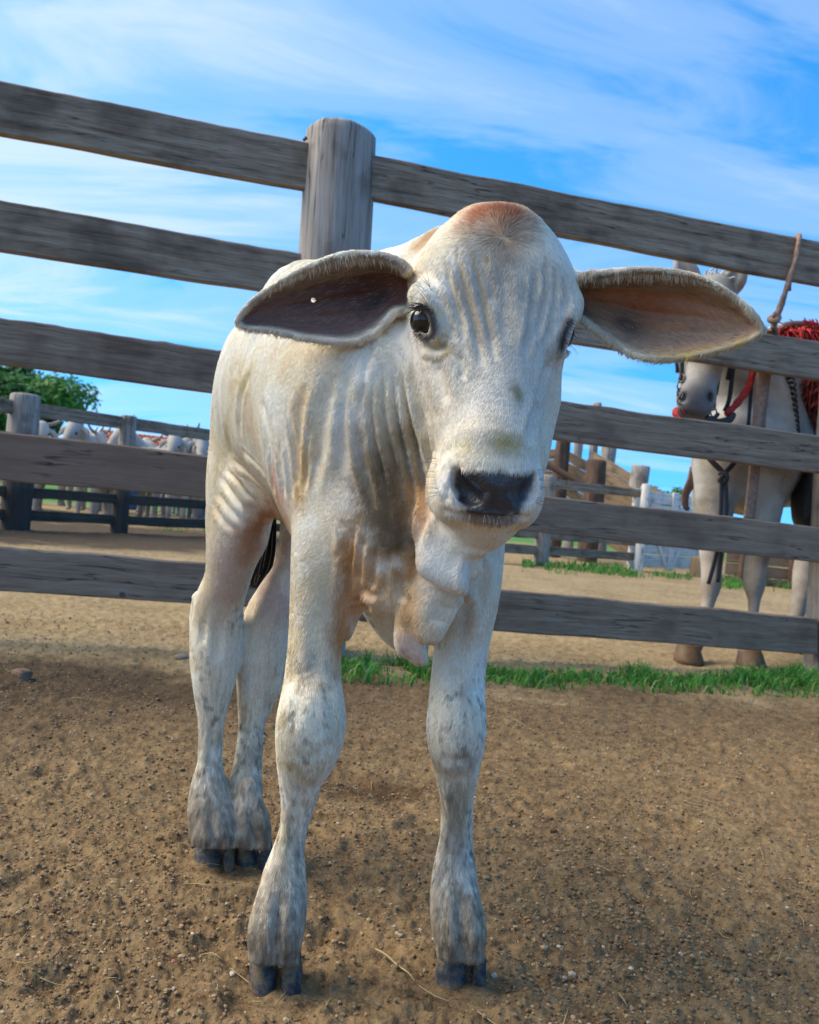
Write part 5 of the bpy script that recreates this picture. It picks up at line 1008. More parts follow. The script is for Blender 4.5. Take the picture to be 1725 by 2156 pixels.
# saddle with a red fleece, neck chain and stirrup hood
saddle = empty('saddle', P(1720, 760, 4.1)); LO = np.array(saddle.location); tag(saddle, 'saddle covered by a shaggy red fleece on the back of the white horse', 'saddle')
def fleece():
    m, nt, b = new_mat('red_fleece'); a = nd(nt, 'ShaderNodeAttribute', attribute_name='tint'); lk(nt, a.outputs['Color'], b.inputs['Base Color']); b.inputs['Roughness'].default_value = 0.8; b.inputs['Specular IOR Level'].default_value = 0.15
    F = Field(P(1640, 950, 3.6) - 0.1, P(1990, 650, 5.2) + 0.1, 0.012); F.D[:] = 0.2
    F.ell(P(1735, 840, 4.12), (0.20, 0.25, 0.27), frame((-0.6, -0.8, 0)), k=0.05); F.ell(P(1860, 800, 4.45), (0.24, 0.30, 0.28), frame((-0.6, -0.8, 0)), k=0.05); F.limb([P(1655, 712, 4.0), P(1700, 705, 4.0), P(1760, 715, 4.1)], [0.05, 0.045, 0.05], k=0.03, n=8)
    V, Q = F.nets(); N = vnormals(V, Q); o = np_mesh('fleece_base', V - LO, Q, plain('red_wool', (0.20, 0.03, 0.028), 0.9, 0.1), saddle)
    n = 14000; i = rng.integers(0, len(V), n); p = V[i] + rng.normal(0, 0.004, (n, 3)); d = N[i] * 0.7 + np.array([-0.15, 0, -0.65]) + np.stack([fbm(p * 14, 2, 110 + k) for k in range(3)], 1) * 1.2 + rng.normal(0, 0.2, (n, 3)); d /= np.linalg.norm(d, axis=1, keepdims=True); l = rng.uniform(0.03, 0.075, n)[:, None]
    pts = np.stack([p, p + d * l * 0.5, p + d * l * 0.9 + np.array([0, 0, -0.012])], 1); top = sst(-0.02, 0.10, p[:, 2] - P(1690, 760, 4.0)[2])
    c = np.array([(0.16, 0.035, 0.03), (0.26, 0.04, 0.035), (0.20, 0.075, 0.06)])[rng.integers(0, 3, n)] * (1 - top[:, None]) + np.array((0.55, 0.05, 0.05)) * top[:, None]
    o = curve_obj('fleece', list(pts - LO), np.tile((0.0035, 0.003, 0.0008), n), m, saddle, c * rng.uniform(0.6, 1.3, (n, 1))); o['kind'] = 'stuff'
def curve_obj(name, polys, radii, mat, parent=None, cols=None, nrm=None):
    hc = bpy.data.hair_curves.new(name); n = [len(p) for p in polys]; hc.add_curves(n)
    hc.attributes['position'].data.foreach_set('vector', np.concatenate(polys).astype(np.float32).ravel())
    a = hc.attributes.get('radius') or hc.attributes.new('radius', 'FLOAT', 'POINT'); a.data.foreach_set('value', np.asarray(radii, np.float32).ravel())
    if cols is not None:
        a = hc.attributes.new('tint', 'FLOAT_COLOR', 'CURVE'); c = np.ones((len(n), 4), np.float32); c[:, :3] = cols; a.data.foreach_set('color', c.ravel())
    if nrm is not None:
        a = hc.attributes.new('lie', 'FLOAT_VECTOR', 'CURVE'); a.data.foreach_set('vector', np.asarray(nrm, np.float32).ravel())
    hc.materials.append(mat); o = bpy.data.objects.new(name, hc); COL.objects.link(o)
    if parent: o.parent = parent
    return o
fleece()
tube('cantle', pp([(1640, 698, 3.98), (1655, 688, 3.97), (1690, 686, 3.98), (1716, 700, 4.0)]), [0.018, 0.022, 0.022, 0.016], M_BROWNL, saddle, LO, 8, None, 20)
chain('neck_chain', pp([(1652, 770, 3.86), (1664, 800, 3.82), (1668, 840, 3.79), (1672, 880, 3.78), (1674, 912, 3.78)]), 15, 0.020, 0.006, M_BLACKL, saddle, LO)
def hood():
    F = Field(P(1650, 1130, 3.6) - 0.12, P(1800, 980, 4.2) + 0.12, 0.008); F.limb([P(1712, 1010, 3.86), P(1706, 1050, 3.85), P(1702, 1085, 3.84)], [0.055, 0.085, 0.075], k=0.01, n=10, flat=(np.array([1.0, 0, 0]), 0.9)); F.limb([P(1712, 990, 3.86), P(1724, 930, 3.92)], [0.04, 0.04], k=0.03, n=4)
    V, Q = F.nets(); np_mesh('stirrup_hood', V - LO, Q, M_BLACKL, saddle)
hood()
tube('stirrup_strap', pp([(1655, 1000, 3.95), (1640, 1030, 3.93), (1612, 1062, 3.90)]), [0.03, 0.026, 0.02], M_BLACKL, saddle, LO, 8, FL, 16); tube('stirrup_strap', pp([(1720, 960, 3.83), (1720, 1000, 3.80), (1716, 1040, 3.77)]), [0.022], M_BROWNL, saddle, LO, 8, FL, 12); tube('girth', pp([(1650, 1020, 3.9), (1640, 1050, 3.93), (1620, 1066, 4.05)]), [0.03], M_BLACKL, saddle, LO, 8, FL, 12)
CALF_F = calf_field()
from mathutils.kdtree import KDTree
CV, CQ = CALF_F.nets(); CALF_F = None
CV, CQ = largest(CV, CQ); CV = relax(CV, CQ, 3)
CN = vnormals(CV, CQ)
_px, _py, _pd = proj(CV)
def pick(px, py, r=7.0, dmin=0.0, dmax=9.0):
    # the point of the skin that lies furthest to the front there
    m = (np.abs(_px - px) < r) & (np.abs(_py - py) < r) & (_pd > dmin) & (_pd < dmax)
    if not m.any(): return None
    i = np.nonzero(m)[0]; dd = _pd[i] + 0.004 * np.hypot(_px[i] - px, _py[i] - py) / r
    return i[dd.argmin()]
def trace(line, step=9.0, **kw):
    line = spline(line, max(4, len(line) * 6)) if len(line) > 2 else np.array(line, float)
    out = []
    seg = np.r_[0, np.cumsum(np.hypot(*np.diff(line, axis=0).T))]
    for s in np.linspace(0, seg[-1], max(2, int(seg[-1] / step))):
        i = pick(np.interp(s, seg, line[:, 0]), np.interp(s, seg, line[:, 1]), **kw)
        if i is not None: out.append(i)
    return np.array(out, int)
def near(line, w, **kw):
    # for every vertex: distance to the traced line / w, position along it (0..1) -- sparse
    ids = trace(line, **kw)
    if len(ids) < 2: return None
    p = CV[ids].copy()
    for _ in range(4):
        if len(p) > 3: p[1:-1] = 0.25 * p[:-2] + 0.5 * p[1:-1] + 0.25 * p[2:]
    lo = p.min(0) - 3 * w; hi = p.max(0) + 3 * w
    c = np.nonzero(((CV > lo) & (CV < hi)).all(1))[0]
    best = np.full(len(c), 1e9); along = np.zeros(len(c)); bn = np.zeros((len(c), 3)); n = len(p)
    for k in range(n - 1):
        a, b = p[k], p[k + 1]; ab = b - a; L = ab @ ab + 1e-12
        t = np.clip(((CV[c] - a) @ ab) / L, 0, 1); d = np.linalg.norm(CV[c] - a - t[:, None] * ab, axis=1)
        m = d < best; best[m] = d[m]; along[m] = (k + t[m]) / (n - 1); bn[m] = CN[ids[k]]
    ok = (best < 3 * w) & ((CN[c] * bn).sum(1) > 0.1)
    return c[ok], best[ok] / w, along[ok]
def crease(line, w, depth, taper=True, **kw):
    # a furrow (depth > 0) or a ridge (depth < 0) along a line on the skin; w and depth in mm
    r = near(line, w * 0.001, **kw)
    if r is None: return
    c, d, t = r
    g = np.exp(-d * d) - 0.35 * np.exp(-((d - 1.7) / 0.7) ** 2)
    f = np.minimum(1, np.minimum(t, 1 - t) / 0.22 + 0.05) if taper else 1
    CV[c] -= CN[c] * (g * f * depth * 0.001)[:, None]

def sculpt_calf():
    global CN, _px, _py, _pd
    # forehead: furrows that run from the brow up over the forehead
    for ln, w, d in (
        ([(985, 515), (1000, 560), (1015, 620), (1030, 690), (1042, 760)], 4.5, 2.6), ([(958, 525), (972, 575), (990, 640), (1008, 710), (1020, 770)], 4.5, 3.0), ([(1008, 520), (1025, 580), (1042, 650)], 4.5, 2.0),
        ([(935, 545), (952, 600), (968, 655), (980, 715)], 4.5, 2.4), ([(908, 600), (930, 630), (946, 670), (956, 720)], 4.5, 3.0), ([(895, 615), (918, 640), (934, 690), (938, 735)], 4.0, 2.0),
        ([(1150, 545), (1152, 600), (1142, 660), (1128, 720)], 4.5, 2.8), ([(1168, 560), (1172, 610), (1162, 670), (1146, 730)], 4.5, 2.8), ([(1128, 560), (1128, 620), (1118, 690), (1108, 750)], 4.5, 2.4),
        ([(1188, 580), (1190, 625), (1180, 665), (1166, 705)], 4.0, 2.4), ([(1198, 610), (1196, 650), (1184, 690)], 3.6, 2.0),
        ([(1052, 560), (1060, 640), (1066, 720)], 9, 1.5),
        # below the eye, tear line, side of the nose
        ([(880, 725), (900, 738), (925, 735), (945, 722)], 4, 1.6), ([(905, 760), (925, 800), (935, 850)], 8, 2.0), ([(960, 740), (975, 770), (972, 800)], 4, 1.2),
        ([(1140, 840), (1130, 890), (1118, 940)], 7, 2.4), ([(1160, 760), (1150, 800), (1140, 840)], 6, 1.6),
        ([(930, 945), (975, 934), (1030, 940), (1090, 944), (1125, 950)], 9, 0.7), ([(915, 985), (925, 955), (945, 935)], 6, 0.9),
        # muzzle: groove of the lip, mouth corner, wrinkles beside the nostril
        ([(1042, 1040), (1040, 1085)], 3.0, 1.6), ([(928, 1072), (955, 1083), (990, 1088), (1040, 1092), (1090, 1095), (1118, 1089)], 3.2, 4.2), ([(940, 1020), (946, 1040), (942, 1058)], 4, 1.4), ([(985, 1000), (1010, 1030), (1025, 1050)], 6, 2.2), ([(1105, 1005), (1090, 1030), (1078, 1052)], 6, 2.2),
    ): crease(ln, w * 1.05, d * 1.75, dmax=0.97)
    # neck folds, from behind the cheek down to the brisket
    for ln, w, d in (
        ([(852, 700), (862, 790), (884, 880), (905, 960), (902, 1060), (888, 1110)], 6.0, 5.5), ([(838, 720), (842, 800), (858, 890), (880, 980), (884, 1080), (872, 1160)], 6.0, 5.0),
        ([(818, 740), (820, 810), (834, 890), (858, 980), (866, 1060), (858, 1150)], 5.5, 4.2), ([(800, 760), (800, 830), (810, 900), (834, 980), (846, 1060), (842, 1140)], 5.5, 3.8),
        ([(778, 780), (776, 850), (784, 920), (806, 990), (822, 1060), (822, 1130)], 5.0, 3.0), ([(756, 800), (750, 870), (758, 940), (778, 1010), (796, 1070)], 5.0, 2.4),
        ([(846, 830), (862, 900), (880, 950)], 4.0, 2.6), ([(828, 850), (842, 920), (862, 990)], 4.0, 2.4), ([(795, 690), (775, 740), (768, 800)], 5, 2.0), ([(740, 760), (726, 840), (720, 920), (728, 1000)], 7, 2.2),
        ([(700, 780), (682, 860), (668, 950), (650, 1030)], 10, 3.5), ([(640, 800), (630, 880), (628, 960), (636, 1040)], 7, 2.5),
        ([(846, 740), (850, 830), (868, 930), (892, 1020)], 3.4, 2.6), ([(828, 760), (830, 840), (846, 930), (866, 1020), (872, 1100)], 3.4, 2.4), ([(808, 770), (808, 850), (822, 930), (844, 1010)], 3.4, 2.2), ([(786, 790), (784, 870), (796, 950), (818, 1030)], 3.2, 2.0), ([(764, 800), (762, 880), (770, 950)], 3.2, 1.8), ([(866, 900), (884, 990), (890, 1070)], 3.2, 2.2), ([(655, 880), (645, 960), (640, 1030)], 3.6, 2.0), ([(608, 860), (612, 940), (618, 1020)], 3.6, 2.0),
        # shoulder and chest skin beside the forearm
        ([(742, 1090), (738, 1150), (730, 1220), (722, 1300)], 6, 4.5), ([(762, 1120), (758, 1180), (752, 1240)], 5.5, 3.5), ([(790, 1150), (786, 1200), (776, 1250)], 5.5, 3.5), ([(815, 1160), (812, 1210), (800, 1260)], 5, 2.5), ([(835, 1190), (838, 1230), (850, 1270)], 5, 3.0), ([(720, 1090), (725, 1140), (716, 1180)], 5, 2.5),
        ([(752, 1240), (770, 1252), (792, 1258)], 4.5, 3.0), ([(742, 1262), (762, 1276), (790, 1276)], 4.5, 2.5),
        ([(985, 1130), (975, 1190)], 9, 1.6), ([(940, 1265), (925, 1320)], 10, 1.6), ([(1005, 1130), (1000, 1200), (985, 1270), (965, 1330)], 7, 3.5), ([(1035, 1140), (1020, 1210), (1000, 1290)], 7, 2.5),
    ): crease(ln, w * 1.1, d * 1.75, dmin=0.872, dmax=1.25)
    # flank and thigh folds, belly skin
    for ln, w, d in (
        ([(468, 985), (500, 1020), (535, 1060)], 5, 2.6), ([(456, 1000), (484, 1040), (518, 1075)], 5, 2.8), ([(450, 1030), (474, 1066), (505, 1095)], 5, 2.6), ([(484, 968), (515, 1000), (548, 1035)], 5, 2.4), ([(500, 950), (530, 978), (556, 1010)], 5, 2.0), ([(446, 1062), (466, 1095), (490, 1115)], 5, 2.2),
        ([(560, 940), (566, 990), (572, 1040)], 5, 3.2), ([(580, 930), (586, 985), (594, 1050)], 5, 3.2), ([(600, 920), (606, 980), (612, 1050)], 5, 3.0), ([(618, 900), (622, 970), (624, 1040)], 5, 2.4), ([(545, 830), (556, 900), (562, 960)], 8, 2.5), ([(520, 780), (500, 840), (498, 920)], 10, 3.0),
        # hocks, tendons, pasterns
        ([(470, 1290), (462, 1340), (458, 1400)], 8, 3.0), ([(540, 1230), (520, 1290), (520, 1350)], 7, 3.0), ([(600, 1180), (580, 1250), (545, 1330)], 8, 3.5), ([(428, 1300), (425, 1360)], 6, 2.0),
        ([(452, 1500), (448, 1580), (452, 1640)], 5, 1.6), ([(440, 1700), (452, 1750), (458, 1790)], 6, 5.0), ([(530, 1700), (536, 1750), (540, 1790)], 6, 5.0),
        ([(664, 1280), (668, 1360), (664, 1430)], 9, 2.2), ([(630, 1440), (624, 1490), (610, 1540)], 8, 2.0), ([(690, 1430), (700, 1480), (706, 1530)], 7, 2.0), ([(640, 1640), (625, 1720), (615, 1790)], 6, 1.8), ([(660, 1600), (680, 1580), (706, 1560)], 7, 2.2),
        ([(587, 1870), (586, 1950), (583, 2030)], 7, 8), ([(562, 1870), (556, 1930), (552, 1980)], 7, 1.4), ([(968, 1870), (972, 1950), (977, 2020)], 7, 8), ([(940, 1880), (938, 1940)], 7, 1.4),
        ([(955, 1400), (960, 1450), (955, 1490)], 8, 2.0), ([(930, 1590), (960, 1606), (996, 1590)], 8, 2.2), ([(962, 1640), (962, 1720), (960, 1790)], 6, 1.6), ([(985, 1300), (975, 1360), (965, 1410)], 9, 2.4),
    ): crease(ln, w, d * 0.9)
    CN = vnormals(CV, CQ)
    # long soft ripples of loose skin that run down the body, and slight unevenness
    q = np.column_stack([CV[:, 0] * 48, CV[:, 1] * 48, CV[:, 2] * 4.5])
    m = sst(0.42, 0.56, CV[:, 2]) * np.where(_pd > 0.955, 1, 0.0)
    CV[:] = CV + CN * (fbm(q, 2, 5) * 0.0016 * m + fbm(CV * 20, 2, 9) * 0.0006)[:, None]
    CN = vnormals(CV, CQ); _px, _py, _pd = proj(CV)
sculpt_calf()

# ---- the coat's colours, with some face shading painted in
def paint_calf():
    n = len(CV); z = CV[:, 2]
    C = np.tile(np.array([0.69, 0.61, 0.47]), (n, 1))
    big = fbm(CV * 14, 3, 21); mid = fbm(CV * 45, 3, 22); fin = fbm(CV * 160, 2, 23)
    warm = sst(-0.05, 0.55, big + 0.4 * mid)[:, None]
    C = C * (1 - warm * 0.5) + np.array([0.55, 0.41, 0.24]) * warm * 0.5
    pale = sst(0.0, 0.5, -big + 0.3 * mid)[:, None]
    C = C * (1 - pale * 0.5) + np.array([0.78, 0.745, 0.68]) * pale * 0.5
    def lay(m, c): C[:] = C * (1 - m[:, None]) + np.array(c) * m[:, None]
    def stroke(line, w, c, s=0.8, rag=0.5, **kw):
        r = near(line, w / FOCAL * 1.15, **kw)
        if r is None: return
        i, d, t = r; d = d + rag * (mid[i] * 0.9 + fin[i] * 0.5)
        if rag >= 0.8: s = s * sst(-0.45, 0.25, mid[i] + 0.5 * fin[i])
        m = np.zeros(n); m[i] = s * (1 - sst(0.05, 1.7, d)) * np.clip(np.minimum(t, 1 - t) * 5 + 0.45, 0, 1); lay(m, c)
    # legs: dried mud that thickens towards the hooves
    dirt = sst(-0.05, 0.45, mid * 0.6 + fin * 0.5 + 0.55 * (0.20 - z) / 0.20) * sst(0.42, 0.10, z)
    lay(0.60 * dirt, (0.20, 0.155, 0.105)); lay(0.55 * sst(0.19, 0.08, z + 0.05 * mid), (0.29, 0.215, 0.14)); lay(0.75 * sst(0.095, 0.045, z + 0.05 * mid) * sst(-0.5, 0.3, fbm(CV * np.array([190, 190, 45]), 2, 35)), (0.12, 0.082, 0.05))
    sp = sst(0.18, 0.60, fbm(CV * 210, 2, 31) + 0.25 * mid) * sst(0.60, 0.30, z) * sst(0.0, 0.4, fbm(CV * 22, 2, 33) + 0.15)
    lay(0.80 * sp, (0.09, 0.075, 0.06))
    # grey brown throat and brisket, rust edges
    stroke([(775, 930), (790, 1010), (818, 1090), (850, 1170)], 62, (0.24, 0.175, 0.10), 0.9, dmax=1.2); stroke([(820, 960), (830, 1040), (850, 1120), (862, 1175)], 52, (0.12, 0.078, 0.038), 1.0, dmax=1.2)
    stroke([(850, 880), (870, 980), (880, 1060)], 30, (0.30, 0.22, 0.12), 0.75, dmax=1.1)
    stroke([(884, 1010), (886, 1070), (893, 1110)], 22, (0.54, 0.29, 0.12), 0.95, dmax=1.1); stroke([(872, 1180), (868, 1260), (850, 1340)], 28, (0.56, 0.33, 0.14), 0.95, dmax=1.1)
    stroke([(740, 1120), (735, 1200), (727, 1300), (720, 1390)], 30, (0.46, 0.23, 0.085), 1.0); stroke([(770, 1190), (760, 1240), (745, 1290)], 34, (0.50, 0.28, 0.15), 0.85)
    stroke([(800, 1200), (800, 1250), (815, 1272)], 32, (0.58, 0.35, 0.17), 0.85); stroke([(800, 1185), (808, 1200)], 14, (0.8, 0.77, 0.7), 0.8); stroke([(830, 1180), (850, 1196)], 12, (0.8, 0.77, 0.7), 0.7)
    stroke([(845, 1345), (870, 1372), (895, 1390)], 24, (0.66, 0.44, 0.36), 0.6); stroke([(1000, 1200), (990, 1270), (975, 1350)], 26, (0.42, 0.30, 0.24), 0.5, rag=0.8)
    stroke([(905, 1120), (910, 1180), (915, 1260)], 40, (0.76, 0.73, 0.66), 0.7, dmax=0.95)
    # flank, belly, inner thigh
    stroke([(628, 930), (630, 1000), (626, 1060)], 18, (0.58, 0.36, 0.13), 0.8); stroke([(570, 980), (576, 1030), (590, 1060)], 30, (0.66, 0.40, 0.29), 0.8)
    stroke([(585, 1085), (545, 1100), (520, 1150), (500, 1200)], 38, (0.36, 0.18, 0.09), 1.0); stroke([(600, 1085), (585, 1180), (548, 1260)], 32, (0.46, 0.28, 0.17), 0.8); stroke([(470, 1150), (475, 1220), (480, 1280)], 48, (0.50, 0.36, 0.27), 0.8)
    stroke([(575, 1250), (590, 1310)], 40, (0.52, 0.40, 0.37), 0.7)
    stroke([(488, 775), (505, 800), (528, 778)], 42, (0.45, 0.34, 0.12), 0.8, rag=0.9); stroke([(474, 890), (468, 950)], 20, (0.50, 0.39, 0.17), 0.6); stroke([(478, 800), (490, 860), (500, 910)], 9, (0.50, 0.40, 0.22), 0.5)
    stroke([(625, 880), (640, 840), (660, 800)], 26, (0.62, 0.47, 0.30), 0.5)
    # ochre dust rubbed into the coat
    for ln, w, c, k in (([(614, 1190), (608, 1320), (600, 1440)], 30, (0.50, 0.38, 0.19), 0.8), ([(690, 1090), (684, 1190), (672, 1280)], 34, (0.56, 0.45, 0.29), 0.7), ([(650, 1150), (655, 1230)], 26, (0.56, 0.45, 0.27), 0.7), ([(640, 780), (632, 880), (640, 980)], 40, (0.55, 0.41, 0.23), 0.75), ([(700, 900), (690, 1000), (700, 1060)], 40, (0.58, 0.46, 0.30), 0.6), ([(720, 720), (700, 800)], 40, (0.58, 0.47, 0.32), 0.6),
                        ([(455, 950), (450, 1040), (445, 1120)], 24, (0.54, 0.42, 0.22), 0.7), ([(500, 960), (480, 1000)], 40, (0.54, 0.44, 0.27), 0.6), ([(440, 1180), (425, 1260), (412, 1330)], 20, (0.55, 0.43, 0.24), 0.7), ([(590, 1500), (588, 1560)], 24, (0.48, 0.37, 0.18), 0.7), ([(596, 1700), (590, 1780)], 20, (0.46, 0.36, 0.20), 0.6), ([(880, 780), (900, 880), (915, 930)], 24, (0.56, 0.44, 0.28), 0.6), ([(955, 600), (975, 680), (990, 740)], 22, (0.52, 0.43, 0.30), 0.6)):
        stroke(ln, w, c, k, rag=0.9, dmax=1.4)
    # knees
    stroke([(590, 1590), (606, 1612), (650, 1615)], 44, (0.42, 0.32, 0.15), 0.8, rag=0.9); stroke([(925, 1588), (962, 1606), (1000, 1588)], 46, (0.22, 0.175, 0.125), 0.85, rag=1.0); stroke([(955, 1660), (962, 1740), (958, 1800)], 22, (0.20, 0.165, 0.12), 0.75)
    stroke([(640, 1380), (650, 1430), (668, 1450)], 26, (0.20, 0.17, 0.13), 0.5, rag=1.0); stroke([(985, 1440), (975, 1470)], 14, (0.30, 0.26, 0.22), 0.5)
    # poll, forehead, face
    stroke([(1055, 520), (1060, 650), (1058, 780), (1046, 900)], 110, (0.47, 0.435, 0.375), 0.6, rag=0.6, dmax=1.0); stroke([(905, 700), (915, 800), (935, 880)], 60, (0.52, 0.47, 0.39), 0.5, rag=0.6, dmax=1.0); stroke([(1150, 600), (1150, 720), (1125, 880)], 60, (0.50, 0.47, 0.42), 0.5, rag=0.6, dmax=1.0)  # broad grey strokes dull the face: its shading put into the coat
    stroke([(985, 452), (1040, 440), (1095, 458)], 32, (0.30, 0.085, 0.020), 1.0, dmax=1.05); stroke([(1062, 470), (1062, 520), (1064, 560)], 26, (0.40, 0.27, 0.16), 0.85, dmax=1.0)
    stroke([(870, 520), (890, 495), (915, 475)], 20, (0.42, 0.24, 0.10), 0.9); stroke([(1045, 560), (1048, 630), (1060, 720)], 46, (0.36, 0.33, 0.28), 0.75, dmax=1.0); stroke([(1105, 590), (1106, 640)], 26, (0.44, 0.39, 0.31), 0.6, dmax=1.0)
    for ln in ([(985, 515), (1000, 560), (1015, 620), (1030, 690)], [(958, 525), (972, 575), (990, 640), (1008, 710)], [(935, 545), (952, 600), (968, 655)]): stroke(ln, 9, (0.42, 0.35, 0.25), 0.7, dmax=1.0)  # left forehead furrows traced darker, crease shade put into the coat
    stroke([(920, 700), (935, 730), (950, 745)], 20, (0.38, 0.27, 0.09), 0.95, rag=0.8, dmax=1.0); stroke([(912, 640), (922, 665)], 9, (0.52, 0.40, 0.18), 0.6, dmax=1.0); stroke([(890, 735), (896, 760)], 10, (0.5, 0.38, 0.2), 0.4, dmax=1.0)
    stroke([(1160, 742), (1168, 755)], 14, (0.30, 0.22, 0.13), 0.6, dmax=1.0)
    stroke([(955, 940), (1000, 936), (1060, 930), (1110, 944)], 15, (0.43, 0.35, 0.12), 0.85, rag=1.0, dmax=1.0); stroke([(1085, 805), (1093, 840)], 10, (0.24, 0.21, 0.12), 0.95, dmax=1.0); stroke([(1062, 915), (1068, 930)], 22, (0.36, 0.28, 0.10), 0.5, dmax=1.0)
    stroke([(925, 1000), (935, 1040)], 36, (0.76, 0.73, 0.69), 0.6, dmax=0.95); stroke([(1125, 1000), (1122, 1070)], 24, (0.72, 0.70, 0.68), 0.6, dmax=0.95)
    stroke([(880, 690), (874, 660), (890, 640), (906, 650), (915, 680), (914, 706), (896, 712), (880, 700)], 8, (0.055, 0.045, 0.04), 0.95, rag=0.3, dmax=0.95); stroke([(876, 640), (888, 632), (902, 637)], 6, (0.35, 0.26, 0.13), 0.5, dmax=0.95)
    stroke([(1207, 662), (1197, 680), (1188, 705), (1183, 742)], 9, (0.04, 0.033, 0.03), 1.0, rag=0.3, dmax=1.0)
    # bare black nose between and around the nostrils, lip, chin
    poly = np.array([(957, 992), (968, 984), (982, 992), (1010, 990), (1050, 990), (1098, 996), (1118, 994), (1127, 990), (1124, 1016), (1112, 1046), (1100, 1062), (1094, 1083), (1060, 1087), (1020, 1086), (985, 1081), (966, 1058), (958, 1020)], float)
    jx = _px + 4 * fbm(CV * 220, 2, 41); jy = _py + 4 * fbm(CV * 220, 2, 42)
    ins = np.zeros(n, bool); j = len(poly) - 1
    for i in range(len(poly)):
        c = ((poly[i, 1] > jy) != (poly[j, 1] > jy)) & (jx < (poly[j, 0] - poly[i, 0]) * (jy - poly[i, 1]) / (poly[j, 1] - poly[i, 1] + 1e-9) + poly[i, 0]); ins ^= c; j = i
    ins &= (_pd < 0.86)
    nose = ins.astype(float)
    e = np.concatenate([CQ[:, [0, 1]], CQ[:, [1, 2]], CQ[:, [2, 3]], CQ[:, [3, 0]]]); deg = np.bincount(e.ravel(), minlength=n)
    for _ in range(2): nose = 0.5 * nose + 0.5 * (np.bincount(e[:, 0], nose[e[:, 1]], n) + np.bincount(e[:, 1], nose[e[:, 0]], n)) / np.maximum(deg, 1)
    lay(nose * 0.97, (0.020, 0.020, 0.026))
    stroke([(988, 1090), (1040, 1093), (1094, 1096)], 5, (0.10, 0.035, 0.02), 0.9, rag=0.2, dmax=0.9); stroke([(970, 1097), (1020, 1106), (1065, 1100)], 12, (0.26, 0.155, 0.075), 0.8, rag=0.3, dmax=0.9)
    # ears
    bare = nose.copy(); inner_e = np.zeros(n); rim = np.zeros(n)
    for E, right in ((EAR_L, 0), (EAR_R, 1)):
        p_, r_, uv = ear_surface(**E); kd = KDTree(len(p_))
        for i, q in enumerate(p_): kd.insert(q, i)
        kd.balance()
        lo, hi = p_.min(0) - 0.012, p_.max(0) + 0.012
        c = np.nonzero(((CV > lo) & (CV < hi)).all(1))[0]
        if right: c = c[_px[c] > 1206]
        else: c = c[_px[c] < 858]
        G_ = np.tile(np.arange(len(p_)).reshape(95, 60), 1)
        pn = np.zeros_like(p_); g3 = p_.reshape(95, 60, 3); du = np.gradient(g3, axis=0); dv = np.gradient(g3, axis=1); nn = np.cross(du, dv); nn /= np.linalg.norm(nn, axis=2, keepdims=True) + 1e-12
        nn = nn.reshape(-1, 3); nn *= np.where((nn @ np.array([0, -1.0, 0]))[:, None] < 0, -1, 1)
        hit = [kd.find(CV[i]) for i in c]; idx = np.array([h[1] for h in hit]); dist = np.array([h[2] for h in hit])
        ok = dist < 0.0095; c, idx = c[ok], idx[ok]
        side = ((CV[c] - p_[idx]) * nn[idx]).sum(1) > 0.0006
        u, v = uv[idx, 0], uv[idx, 1]
        inn = side & (v > 0.012) & (v < 0.965) & (u < 0.99)
        m = np.zeros(n); edge = np.minimum(np.minimum((v - 0.005) / 0.06, (0.975 - v) / 0.09), (1 - u) / 0.08).clip(0, 1)
        m[c[inn]] = edge[inn]; inner_e += m
        uu = np.zeros(n); uu[c] = u; vv = np.zeros(n); vv[c] = v
        if right:
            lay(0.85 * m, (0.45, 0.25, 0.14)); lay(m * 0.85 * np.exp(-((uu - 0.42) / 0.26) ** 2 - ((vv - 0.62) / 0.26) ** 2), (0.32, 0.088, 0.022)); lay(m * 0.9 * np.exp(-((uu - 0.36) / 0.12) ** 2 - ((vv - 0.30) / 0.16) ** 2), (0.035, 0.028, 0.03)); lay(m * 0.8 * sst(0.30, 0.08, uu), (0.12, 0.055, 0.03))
            k = np.zeros(n); k[c] = (v < 0.07) * sst(0.45, 0.6, u) * sst(1.0, 0.85, u); lay(0.8 * k, (0.45, 0.31, 0.08))
        else:
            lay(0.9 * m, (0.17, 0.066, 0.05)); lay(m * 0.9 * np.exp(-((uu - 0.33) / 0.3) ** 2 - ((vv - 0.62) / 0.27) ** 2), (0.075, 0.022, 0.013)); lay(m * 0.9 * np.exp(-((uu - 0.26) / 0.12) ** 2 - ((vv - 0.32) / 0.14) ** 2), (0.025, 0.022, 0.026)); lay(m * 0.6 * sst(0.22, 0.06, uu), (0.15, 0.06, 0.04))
        k = np.zeros(n); k[c] = ((v < 0.08) | (v > 0.9) | (u > 0.93)) & (fbm(CV[c] * 60, 2, 44) > -0.25); lay(0.55 * k, (0.36, 0.29, 0.215))
        rm = np.zeros(n); rm[c] = ((v > 0.78) & side) * sst(1.0, 0.45, u) * sst(0.0, 0.1, u); rim = np.maximum(rim, rm)
    lay(0.6 * rim, (0.33, 0.27, 0.20))
    C *= (1 + 0.03 * fin + 0.03 * mid)[:, None]
    return np.clip(C, 0.008, 0.85), nose, inner_e, rim
CC, NOSE, EARIN, RIM = paint_calf()

